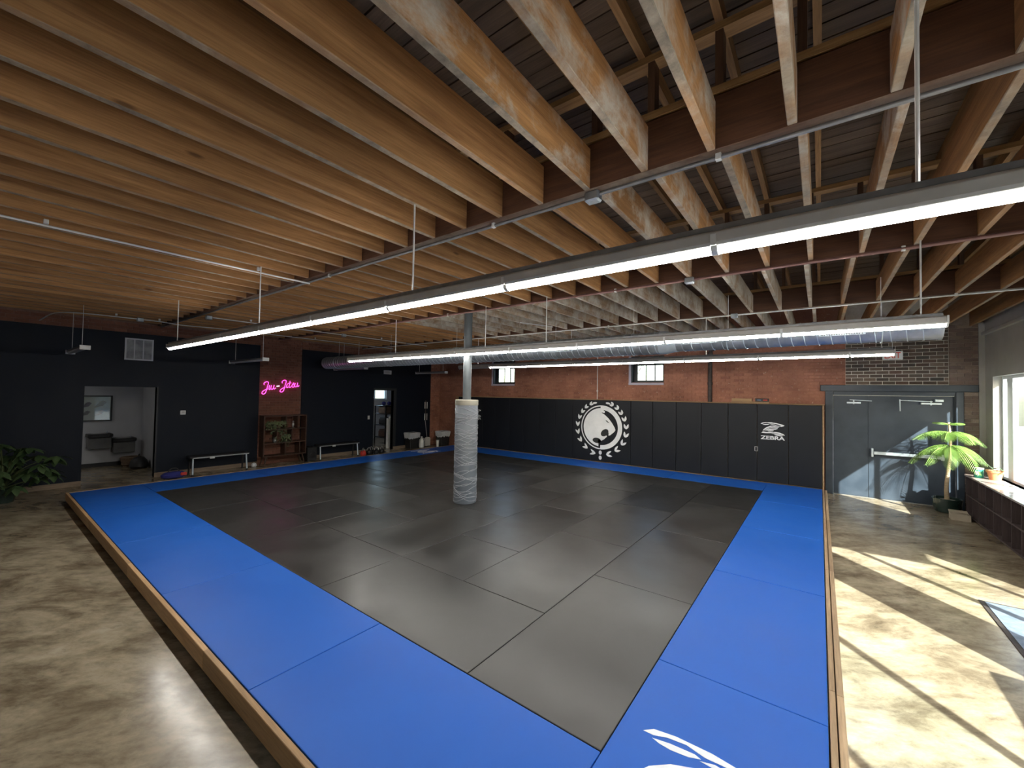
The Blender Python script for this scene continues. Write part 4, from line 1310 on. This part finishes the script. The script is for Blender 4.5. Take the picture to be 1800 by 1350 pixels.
t = thing('gym_bag', 'blue and black gym bag on the floor by the first bench', 'bag', (-12.22, 1.80, 0))
MB().lathe([(0.12, 0.0), (0.17, 0.03), (0.18, 0.09), (0.13, 0.14), (0.05, 0.155)], 20).build('body', MAT['blue_cloth'], t, smooth=True).scale = (0.8, 1.35, 1)
MB().tube(spline([(0.0, -0.12, 0.13), (0.0, -0.05, 0.22), (0.0, 0.05, 0.22), (0.0, 0.12, 0.13)], 5), 0.012, 8).build('handle', MAT['black_plastic'], t, smooth=True)
MB().box(0.10, 0.10, 0.06, 0.15, 0.22, 0.13).build('pocket', MAT['red_rubber'], t, bevel=0.015)

# bookcase
t = thing('bookcase', 'open walnut bookcase on short legs under the pink neon sign', 'bookcase', (-12.31, 4.29, 0))
HW, DPT = 0.585, 0.15
for z0, z1 in ((0.265, 0.295), (0.62, 0.645), (1.00, 1.025), (1.375, 1.405)):
    MB().box(-DPT, -HW, z0, DPT, HW, z1).build('shelf', MAT['walnut'], t, bevel=0.003)
for y in (-HW, HW - 0.028):
    MB().box(-DPT, y, 0.295, DPT, y + 0.028, 1.375).build('side_panel', MAT['walnut'], t, bevel=0.003)
for (y, z0, z1) in ((0.0, 0.295, 0.62), (-0.23, 0.645, 1.00), (0.17, 0.645, 1.00), (0.0, 1.025, 1.375), (0.33, 1.025, 1.375), (0.40, 0.295, 0.62)):
    MB().box(-DPT + 0.01, y - 0.012, z0, DPT - 0.005, y + 0.012, z1).build('divider', MAT['walnut'], t)
for sx in (-1, 1):
    for sy in (-1, 1):
        MB().tube([(sx * 0.10, sy * 0.48, 0.266), (sx * 0.14, sy * 0.55, 0.0)], [0.026, 0.016], 10).build('leg', MAT['walnut'], t, smooth=True)

def vine(label, loc, spread, drop, n):
    t = thing('trailing_plant', label, 'potted plant', loc)
    MB().lathe([(0.05, 0.0), (0.075, 0.12), (0.08, 0.125), (0.07, 0.11)], 16).build('pot', MAT['black_plastic'], t, smooth=True)
    lv = MB()
    for k in range(n):
        a = random.uniform(0, 2 * PI)
        s = random.random()
        c_ = Vector((0.10 + 0.10 * random.random(), (random.random() - 0.5) * spread, 0.16 - drop * s * s * random.random() + 0.06 * random.random()))
        d_ = Vector((random.uniform(0.1, 0.6), random.uniform(-0.8, 0.8), random.uniform(-1, 0.2))).normalized() * random.uniform(0.03, 0.055)
        s_ = d_.cross(Vector((1, 0, 0.3))).normalized() * 0.02
        lv.add([c_ - d_, c_ + s_, c_ + d_, c_ - s_], [(0, 1, 2, 3)])
    tag(lv.build('foliage', MAT['ivy'], t), kind='stuff')
    for k in range(4):
        y = (random.random() - 0.5) * spread * 0.7
        MB().tube(spline([(0, 0, 0.12), (0.10, y * 0.6, 0.18), (0.16, y, 0.0), (0.17, y, -drop * 0.7)], 4), 0.003, 4).build('stem', MAT['ivy'], t)
    return t
vine('bushy trailing plant on the top shelf of the bookcase', (-12.31, 4.03, 1.025), 0.55, 0.55, 150)
vine('small trailing plant on the middle shelf of the bookcase', (-12.31, 4.30, 0.645), 0.22, 0.2, 50)
t = thing('figurine', 'small pale figurine on the top shelf of the bookcase', 'figurine', (-12.27, 4.53, 1.025))
MB().lathe([(0.035, 0.0), (0.04, 0.01), (0.02, 0.04), (0.035, 0.09), (0.03, 0.13), (0.015, 0.15), (0.025, 0.17), (0.02, 0.20), (0.004, 0.215)], 14).build('body', MAT['steel'], t, smooth=True)
t = thing('vase', 'small pale round vase on the middle shelf of the bookcase', 'vase', (-12.22, 4.02, 0.645))
MB().lathe([(0.03, 0.0), (0.055, 0.04), (0.058, 0.08), (0.03, 0.12), (0.035, 0.14)], 16).build('body', MAT['steel'], t, smooth=True)
t = thing('stone', 'pale lump of plaster on the floor left of the bookcase', 'rubble', (-12.45, 3.60, 0))
o = MB().lathe([(0.05, 0.0), (0.07, 0.03), (0.055, 0.09), (0.02, 0.11)], 7).build('body', MAT['vent_white'], t)

t = thing('speaker_box', 'black floor speaker box standing at the end of the second bench', 'speaker', (-12.36, 5.06, 0))
MB().box(-0.19, -0.13, 0.02, 0.19, 0.15, 0.42).build('cabinet', MAT['black_plastic'], t, bevel=0.012)
MB().lathe([(0.09, 0.0), (0.095, 0.01), (0.06, 0.02), (0.0, 0.022)], 20).build('cone', MAT['black_metal'], t).matrix_local = Matrix.Translation((0.19, 0.01, 0.2)) @ Matrix.Rotation(PI / 2, 4, 'Y')
for sx in (-1, 1):
    for sy in (-0.1, 0.12):
        MB().lathe([(0.02, 0.0), (0.02, 0.02)], 10, (sx * 0.15, sy, 0)).build('foot', MAT['black_plastic'], t)

# dumbbells / kettlebells on the floor
def kettlebell(label, x, y, r, mat):
    t = thing('kettlebell', label, 'kettlebell', (x, y, 0), random.uniform(0, 3), 'kettlebells beside the storage doorway')
    MB().lathe([(r * 0.6, 0.0), (r * 0.92, r * 0.35), (r, r * 0.85), (r * 0.86, r * 1.4), (r * 0.45, r * 1.8), (0.02, r * 1.88)], 18).build('bell', mat, t, smooth=True)
    MB().tube(spline([(-r * 0.55, 0, r * 1.55), (-r * 0.7, 0, r * 2.1), (0, 0, r * 2.55), (r * 0.7, 0, r * 2.1), (r * 0.55, 0, r * 1.55)], 5), r * 0.16, 8).build('handle', MAT['steel'], t, smooth=True)
kettlebell('red kettlebell at the front of the group on the floor', -12.02, 6.68, 0.10, MAT['red_rubber'])
kb = [('black kettlebell just behind the red one', -12.10, 6.95), ('black kettlebell in the middle of the row by the wall', -12.22, 7.12), ('black kettlebell in the front row, second from the storage doorway', -12.02, 7.18), ('black kettlebell nearest the storage doorway', -12.06, 7.42)]
for (lab, x, y) in kb:
    kettlebell(lab, x, y, 0.095, MAT['black_metal'])

def bin_(label, x, y):
    t = thing('waste_bin', label, 'bin', (x, y, 0), 0, 'black bins with white liners')
    MB().add([(-0.15, -0.19, 0), (0.15, -0.19, 0), (0.15, 0.19, 0), (-0.15, 0.19, 0), (-0.18, -0.23, 0.58), (0.18, -0.23, 0.58), (0.18, 0.23, 0.58), (-0.18, 0.23, 0.58)],
             [(0, 3, 2, 1), (0, 1, 5, 4), (1, 2, 6, 5), (2, 3, 7, 6), (3, 0, 4, 7), (4, 5, 6, 7)]).build('body', MAT['black_plastic'], t, bevel=0.01)
    ln = MB()
    n = 36
    vs, fs = [], []
    for ring, (dz, dr_) in enumerate(((0.40, 0.008), (0.50, 0.016), (0.585, 0.018), (0.60, 0.0), (0.56, -0.03))):
        for k in range(n):
            a = 2 * PI * k / n
            cxx, syy = math.cos(a), math.sin(a)
            q = max(abs(cxx) / 0.18, abs(syy) / 0.23)
            jj = random.uniform(-0.012, 0.012)
            zz = dz + (random.uniform(-0.05, 0.02) if ring == 0 else 0)
            f_ = 1 + (zz - 0.58) * 0.25
            vs.append((cxx / q * f_ + math.copysign(dr_ + jj * 0.3, cxx), syy / q * f_ + math.copysign(dr_ + jj * 0.3, syy), zz))
    for r_ in range(4):
        for k in range(n):
            fs.append((r_ * n + k, r_ * n + (k + 1) % n, (r_ + 1) * n + (k + 1) % n, (r_ + 1) * n + k))
    ln.add(vs, fs).build('liner', MAT['bin_bag'], t, smooth=True)
bin_('black bin with a white liner right of the storage doorway', -12.38, 8.98)
bin_('black bin with a white liner partly hidden behind the padded column', -12.05, 10.25)
t = thing('jug', 'white plastic jug on the floor beside the first bin', 'jug', (-12.35, 9.42, 0))
MB().lathe([(0.085, 0.0), (0.10, 0.02), (0.10, 0.26), (0.07, 0.32), (0.032, 0.35), (0.032, 0.38)], 20).build('body', MAT['white_plastic'], t, smooth=True)
MB().lathe([(0.04, 0.375), (0.04, 0.41), (0.035, 0.415)], 16).build('cap', MAT['white_plastic'], t)
MB().tube(spline([(0, 0.06, 0.34), (0, 0.12, 0.33), (0, 0.13, 0.26), (0, 0.098, 0.2)], 4), 0.012, 8).build('handle', MAT['white_plastic'], t)
t = thing('dustpan', 'grey long-handled dustpan leaning on the dark wall by the jug', 'dustpan', (-12.45, 9.78, 0))
MB().prism([(0.0, -0.13, 0.02), (0.0, 0.13, 0.02), (0.0, 0.14, 0.30), (0.0, 0.08, 0.36), (0.0, -0.08, 0.36), (0.0, -0.14, 0.30)], (0.05, 0, 0)).build('pan', MAT['housing'], t, bevel=0.008)
MB().tube([(0.0, 0, 0.34), (-0.15, 0.02, 1.0)], 0.012, 8).build('handle', MAT['steel'], t)
MB().box(-0.02, -0.10, 0.0, 0.05, 0.10, 0.022).build('lip', MAT['black_plastic'], t)
t = thing('tool_rack', 'wall rack with two pairs of pale grips above the dustpan', 'rack', (XL, 9.84, 1.0))
MB().box(0, -0.02, 0.0, 0.02, 0.02, 0.80).build('rail', MAT['iron'], t)
for z in (0.02, 0.48):
    for y in (-0.055, 0.055):
        MB().cyl((0.035, y, z), (0.035, y, z + 0.26), 0.016, 10).build('grip', MAT['white_plastic'], t, smooth=True)
        MB().box(0.0, min(0, y), z + 0.11, 0.035, max(0, y), z + 0.14).build('bracket', MAT['iron'], t)
t = thing('cup', 'small white cup on the floor near the padded column', 'cup', (-12.0, 9.93, 0))
MB().lathe([(0.04, 0.0), (0.055, 0.24), (0.058, 0.25), (0.05, 0.24)], 16).build('body', MAT['white_plastic'], t, smooth=True)
MB().lathe([(0.06, 0.25), (0.06, 0.265), (0.05, 0.27)], 16).build('lid', MAT['white_plastic'], t, smooth=True)

# big leafy plant at the left edge
t = thing('potted_plant', 'large dark leafy plant against the dark wall at the left edge', 'potted plant', (-11.85, -0.75, 0))
MB().lathe([(0.15, 0.0), (0.20, 0.25), (0.215, 0.28), (0.19, 0.27), (0.18, 0.25)], 24).build('pot', MAT['green_pot'], t, smooth=True)
MB().lathe([(0.18, 0.24), (0.0, 0.25)], 16).build('soil', MAT['soil'], t)
def leafmesh(L, W):
    pts = [(0, 0, 0), (0.25 * L, W * 0.8, 0.02 * L), (0.55 * L, W, 0.0), (0.85 * L, W * 0.5, -0.06 * L), (L, 0, -0.14 * L), (0.85 * L, -W * 0.5, -0.06 * L), (0.55 * L, -W, 0.0), (0.25 * L, -W * 0.8, 0.02 * L),
           (0.3 * L, 0, -0.02 * L), (0.6 * L, 0, -0.04 * L), (0.85 * L, 0, -0.09 * L)]
    fs = [(0, 8, 1), (1, 8, 9, 2), (2, 9, 10, 3), (3, 10, 4), (0, 7, 8), (7, 6, 9, 8), (6, 5, 10, 9), (5, 4, 10)]
    return MB().add(pts, fs).mesh('leaf', MAT['dark_leaf'], smooth=True)
lm = leafmesh(0.24, 0.052)
for k in range(40):
    a = random.uniform(0, 2 * PI)
    rr = random.uniform(0.12, 0.74)
    z = random.uniform(0.40, 1.22) - 0.30 * rr
    tip = Vector((rr * 0.6 * math.cos(a), rr * math.sin(a), z))
    MB().tube(spline([(0, 0, 0.24), (tip.x * 0.35, tip.y * 0.35, z * 0.75), tuple(tip)], 5), 0.007, 5).build('stem', MAT['ivy'], t, smooth=True)
    for j in range(7):
        b_ = 2 * PI * j / 7 + random.uniform(-0.2, 0.2)
        o = link('leaf', lm, t, tuple(tip), (random.uniform(-0.3, 0.3), random.uniform(0.25, 0.7), b_))

# ------------------------------------------------------------------ corridor behind the first doorway
XC = -15.35
cw = struct('wall_corridor', MB().box(XC - 0.15, -3.2, 0, XC, 1.95, 2.7), MAT['corridor_paint'])
MB().box(XC, -3.2, 0.0, XC + 0.015, 1.80, 0.10).build('baseboard', MAT['frame_black'], cw)
struct('wall_corridor_end', MB().box(XC, 1.80, 0, XL - 0.14, 1.95, 2.7).box(XC, -3.35, 0, XL - 0.14, -3.2, 2.7), MAT['corridor_paint'])
struct('ceiling_corridor', MB().box(XC - 0.15, -3.35, 2.5, XL - 0.141, 1.95, 2.7), MAT['corridor_paint'])
tr = struct_root('trim_1', (XL, 0, 0))
MB().box(-0.15, 0.30, 0, 0.004, 0.33, 2.15).build('jamb', MAT['navy_wall'], tr)
MB().box(-0.15, 1.53, 0, 0.004, 1.56, 2.15).build('jamb', MAT['frame_black'], tr)
t = thing('added_lamp', 'added out-of-view lamp brightening the corridor beyond the fountain doorway', 'lamp', (-14.2, -0.9, 2.5))  # lamp added out of view to lift the light in the corridor
MB().lathe([(0.16, -0.05), (0.16, 0.0)], 24).build('base', MAT['white_plastic'], t)
MB().lathe([(0.02, -0.10), (0.10, -0.09), (0.15, -0.05)], 24).build('dome', emit('corridor_fill_glow', (1.0, 0.97, 0.92), 24.0), t, smooth=True)
def fountain(label, y, z):
    t = thing('drinking_fountain', label, 'drinking fountain', (XC, y, z), 0, 'steel drinking fountains')
    MB().box(0.0, -0.22, 0.0, 0.32, 0.22, 0.30).build('cabinet', MAT['fountain'], t, bevel=0.012)
    MB().prism([(0.0, -0.24, 0.301), (0.36, -0.24, 0.301), (0.43, -0.17, 0.301), (0.43, 0.17, 0.301), (0.36, 0.24, 0.301), (0.0, 0.24, 0.301)], (0, 0, 0.09)).build('basin', MAT['black_plastic'], t, bevel=0.015)
    MB().lathe([(0.10, 0.0), (0.14, 0.006), (0.15, 0.004)], 20, (0.24, -0.02, 0.39)).build('drain_bowl', MAT['steel'], t)
    MB().tube(spline([(0.14, 0.15, 0.39), (0.16, 0.15, 0.43), (0.20, 0.13, 0.44)], 4), 0.012, 8).build('spout', MAT['galv_bright'], t, smooth=True)
fountain('higher steel drinking fountain on the corridor wall under the picture', 0.93, 0.50)
fountain('lower steel drinking fountain on the corridor wall by the basket', 1.40, 0.36)
t = thing('framed_picture', 'black framed print of four small birds on the corridor wall', 'picture', (XC, 0.82, 1.55))
pf_ = MB()
W_, H_ = 0.36, 0.34
pf_.box(0, -W_, -H_, 0.03, -W_ + 0.03, H_); pf_.box(0, W_ - 0.03, -H_, 0.03, W_, H_); pf_.box(0, -W_ + 0.03, -H_, 0.03, W_ - 0.03, -H_ + 0.03); pf_.box(0, -W_ + 0.03, H_ - 0.03, 0.03, W_ - 0.03, H_)
pf_.build('frame', MAT['frame_black'], t)
MB().box(0, -W_ + 0.03, -H_ + 0.03, 0.012, W_ - 0.03, H_ - 0.03).build('print', MAT['paper'], t)
bird_cols = [(0.09, 0.07, 0.10), (0.16, 0.09, 0.04), (0.13, 0.10, 0.11), (0.22, 0.09, 0.05)]
for (by, bz, s, ci) in ((-0.12, 0.10, 1, 0), (0.14, 0.12, 1.2, 1), (-0.13, -0.12, 0.9, 2), (0.13, -0.11, 0.9, 3)):
    shape = [(-0.09, -0.05), (-0.05, 0.0), (-0.02, 0.05), (0.03, 0.07), (0.07, 0.05), (0.09, 0.03), (0.06, 0.0), (0.03, -0.05), (-0.02, -0.06), (-0.10, -0.09)]
    MB().prism([(0.012, by + a * s, bz + b_ * s) for a, b_ in shape], (0.001, 0, 0)).build('bird_print', pm('bird_ink', bird_cols[ci], tuple(x * 1.6 for x in bird_cols[ci]), scale=30), t)
MB().box(0.022, -W_ + 0.03, -H_ + 0.03, 0.025, W_ - 0.03, H_ - 0.03).build('glazing', MAT['glass'], t)
t = thing('wicker_basket', 'round wicker basket on the corridor floor below the lower fountain', 'basket', (-14.95, 1.52, 0))
MB().lathe([(0.15, 0.0), (0.19, 0.12), (0.21, 0.24), (0.20, 0.25), (0.18, 0.14), (0.14, 0.02)], 24).build('body', MAT['wicker'], t, smooth=True)
for z in (0.06, 0.15, 0.23):
    ring = [((0.165 + 0.2 * z) * math.cos(2 * PI * k / 24), (0.165 + 0.2 * z) * math.sin(2 * PI * k / 24), z) for k in range(24)]
    MB().tube(ring, 0.012, 6, closed=True).build('woven_band', MAT['wicker'], t)
t = thing('shoulder_bag', 'black bag slumped on the corridor floor against the end wall', 'bag', (-14.35, 1.58, 0))
MB().lathe([(0.16, 0.0), (0.20, 0.06), (0.17, 0.20), (0.10, 0.29), (0.03, 0.31)], 16).build('body', MAT['black_plastic'], t, smooth=True)
MB().tube(spline([(-0.08, 0, 0.26), (-0.04, 0, 0.36), (0.05, 0, 0.36), (0.09, 0, 0.26)], 4), 0.01, 6).build('strap', MAT['black_plastic'], t)

# ------------------------------------------------------------------ storage room behind the second doorway
XS = -16.2
SW = (9.40, 10.55, 1.77, 2.45)
struct('wall_storage', left_cells(MB(), 6.8, 11.8, 0, 2.75, [SW], XS - 0.2, XS), MAT['corridor_paint'])
struct('wall_storage_side', MB().box(XS, 11.6, 0, XL - 0.14, 11.8, 2.75).box(XS, 6.8, 0, XL - 0.14, 6.95, 2.75).box(XL - 0.14, 10.6, 0, XL - 0.1, 11.8, 2.75), MAT['corridor_paint'])
struct('ceiling_storage', MB().box(XS - 0.2, 6.8, 2.6, XL - 0.141, 11.8, 2.75), MAT['corridor_paint'])
r = struct_root('window_6', (XS - 0.08, SW[0], SW[2]))
MB().box(-0.02, 0, 0, 0.02, 0.04, 0.68).box(-0.02, 1.11, 0, 0.02, 1.15, 0.68).box(-0.02, 0.04, 0, 0.02, 1.11, 0.04).box(-0.02, 0.04, 0.64, 0.02, 1.11, 0.68).build('frame', MAT['frame_white'], r)
MB().box(-0.015, 0.555, 0.04, 0.015, 0.595, 0.64).build('muntin', MAT['frame_white'], r)
for a in (0.04, 0.595):
    MB().box(-0.003, a, 0.04, 0.003, a + 0.515, 0.64).build('pane', MAT['glass'], r)
MB().box(0.02, -0.03, -0.03, 0.12, 1.18, 0.0).build('sill', MAT['frame_white'], r)
t = thing('added_lamp', 'added out-of-view lamp brightening the storage room beyond the gear rack', 'lamp', (-15.0, 7.9, 2.6))  # unseen cool lamp put in to brighten the storage walls
MB().lathe([(0.16, -0.05), (0.16, 0.0)], 24).build('base', MAT['white_plastic'], t)
MB().lathe([(0.02, -0.10), (0.10, -0.09), (0.15, -0.05)], 24).build('dome', emit('storage_fill_glow', (0.85, 0.92, 1.0), 26.0), t, smooth=True)
tr = struct_root('trim_2', (XL, 0, 0))
MB().box(-0.15, 7.44, 0, 0.012, 7.47, 2.20).build('jamb', MAT['frame_black'], tr)
MB().box(-0.15, 8.30, 0, 0.012, 8.42, 2.20).build('jamb', MAT['frame_black'], tr)
MB().box(-0.15, 7.44, 2.17, 0.012, 8.42, 2.25).build('head', MAT['frame_black'], tr)
t = thing('gear_rack', 'dark steel rack with gear inside the storage doorway', 'rack', (-14.35, 9.22, 0))
for sx in (-0.35, 0.35):
    for sy in (-0.28, 0.28):
        MB().box(sx - 0.02, sy - 0.02, 0, sx + 0.02, sy + 0.02, 1.55).build('upright', MAT['black_metal'], t)
for z in (0.25, 0.75, 1.2):
    MB().box(-0.37, -0.30, z, 0.37, 0.30, z + 0.03).build('shelf', MAT['black_metal'], t)
for (lab, dy, dz, mk, sy_, sz_) in (('brown leather bag on the upper shelf of the gear rack', 0.0, 1.23, 'tan_leather', 0.27, 0.34), ('black duffel bag on the middle shelf of the gear rack', 0.02, 0.78, 'black_plastic', 0.26, 0.30),
                         ('dark brown case on the lower shelf of the gear rack', 0.0, 0.28, 'walnut', 0.25, 0.32)):
    b2 = thing('gear_bag', lab, 'bag', (-14.30, 9.22 + dy, dz), 0, 'bags on the gear rack')
    MB().box(-0.22, -sy_, 0, 0.22, sy_, sz_ * 0.8).build('body', MAT[mk], b2, bevel=0.05, seg=2)
    MB().prism([(-0.23, -sy_ * 0.9, sz_ * 0.6), (-0.23, sy_ * 0.9, sz_ * 0.6), (-0.23, sy_ * 0.7, sz_ * 0.95), (-0.23, -sy_ * 0.7, sz_ * 0.95)], (0.46, 0, 0)).build('flap', MAT[mk], b2, bevel=0.01)
for k, y in enumerate((9.10, 9.36)):
    b2 = thing('ball', ('left', 'right')[k] + ' dark blue ball on top of the gear rack', 'ball', (-14.35, y, 1.555), 0, 'balls on the gear rack')
    prof_ = [(0.085 * math.sin(PI * i / 12), 0.085 - 0.085 * math.cos(PI * i / 12)) for i in range(1, 12)]
    MB().lathe(prof_, 18).build('sphere', MAT['blue_cloth'], b2, smooth=True)
    MB().lathe([(0.0858, 0.08), (0.0865, 0.085), (0.0858, 0.09)], 18).build('seam', MAT['black_plastic'], b2)
for sx in (-0.35, 0.35):
    MB().box(sx - 0.02, -0.30, 1.52, sx + 0.02, 0.30, 1.555).build('top_rail', MAT['black_metal'], t)
MB().box(-0.37, -0.30, 1.525, 0.37, 0.30, 1.553).build('top_shelf', MAT['black_metal'], t)
t = thing('foam_roller_stack', 'tall pale ribbed panel standing just inside the storage doorway', 'panel', (-13.05, 8.43, 0))
MB().box(-0.05, -0.10, 0, 0.05, 0.02, 1.12).build('panel', MAT['housing_white'], t, bevel=0.01)
for k in range(14):
    MB().box(-0.04, 0.02, 0.04 + k * 0.077, 0.055, 0.04, 0.09 + k * 0.077).build('rib', MAT['white_plastic'], t)
MB().box(-0.05, -0.02, 1.12, 0.05, 0.05, 1.19).build('top_knob', MAT['white_plastic'], t, bevel=0.015)

# ------------------------------------------------------------------ window side: counter, doormat, canopy, street
t = thing('front_counter', 'white waist-high counter under the street windows near the camera', 'counter', (2.32, 0.45, 0))
MB().box(-0.16, -2.0, 0.0, 0.17, 2.0, 1.03).build('body', MAT['white_paint'], t)
MB().box(-0.18, -2.04, 1.03, 0.17, 2.04, 1.07).build('top', MAT['cubby_top'], t, bevel=0.006)
for k in range(5):
    MB().box(-0.172, -1.97 + k * 0.79, 0.08, -0.16, -1.22 + k * 0.79, 1.0).build('door', MAT['white_paint'], t, bevel=0.004)
t = thing('doormat', 'blue-grey ribbed doormat on the concrete by the street door', 'mat', (1.88, 4.80, 0.0))
MB().box(-0.57, -0.62, 0.0, 0.57, 0.62, 0.008).build('border', MAT['iron'], t, bevel=0.003)
MB().box(-0.53, -0.58, 0.008, 0.53, 0.58, 0.013).build('carpet', MAT['doormat'], t)
t = thing('entrance_canopy', 'flat steel canopy outside above the street door', 'canopy', (2.76, 2.81, 3.0))
MB().box(0.0, 0.0, 0.0, 1.54, 2.6, 0.10).build('deck', MAT['black_metal'], t, bevel=0.01)
for y in (0.3, 2.3):
    MB().cyl((0.02, y, 1.0), (1.4, y, 0.1), 0.012, 8).build('tie_rod', MAT['steel'], t)
t = thing('far_building', 'pale brick building across the street outside the windows', 'building', (30, 14, -0.16))
MB().box(0, -22, 0, 8, 22, 6.5).build('wall', MAT['far_wall'], t)
MB().box(-0.2, -22.2, 6.5, 8.2, 22.2, 6.9).build('parapet', MAT['white_paint'], t)
for k in range(11):
    MB().box(-0.06, -20.5 + k * 3.9, 1.2, 0.0, -18.0 + k * 3.9, 3.6).build('window', MAT['dark_glass'], t)

# bare street tree seen through the back window
t = thing('bare_tree', 'bare branching shrub outside the larger back wall window', 'tree', (-4.75, 12.6, -0.16))
def branch(p, d, L, r, depth):
    q = p + d * L
    MB().tube([p, p + d * L * 0.5 + Vector((random.uniform(-1, 1), random.uniform(-1, 1), 0)) * L * 0.06, q], [r, r * 0.85, r * 0.65], 6).build('branch', MAT['bark'], t, smooth=True)
    if depth:
        for k in range(3):
            nd = (d + Vector((random.uniform(-0.9, 0.9), random.uniform(-0.6, 0.6), random.uniform(0.0, 0.5)))).normalized()
            branch(q, nd, L * random.uniform(0.55, 0.75), r * 0.6, depth - 1)
branch(Vector((0, 0, 0)), Vector((0.05, 0, 1)), 1.7, 0.05, 4)
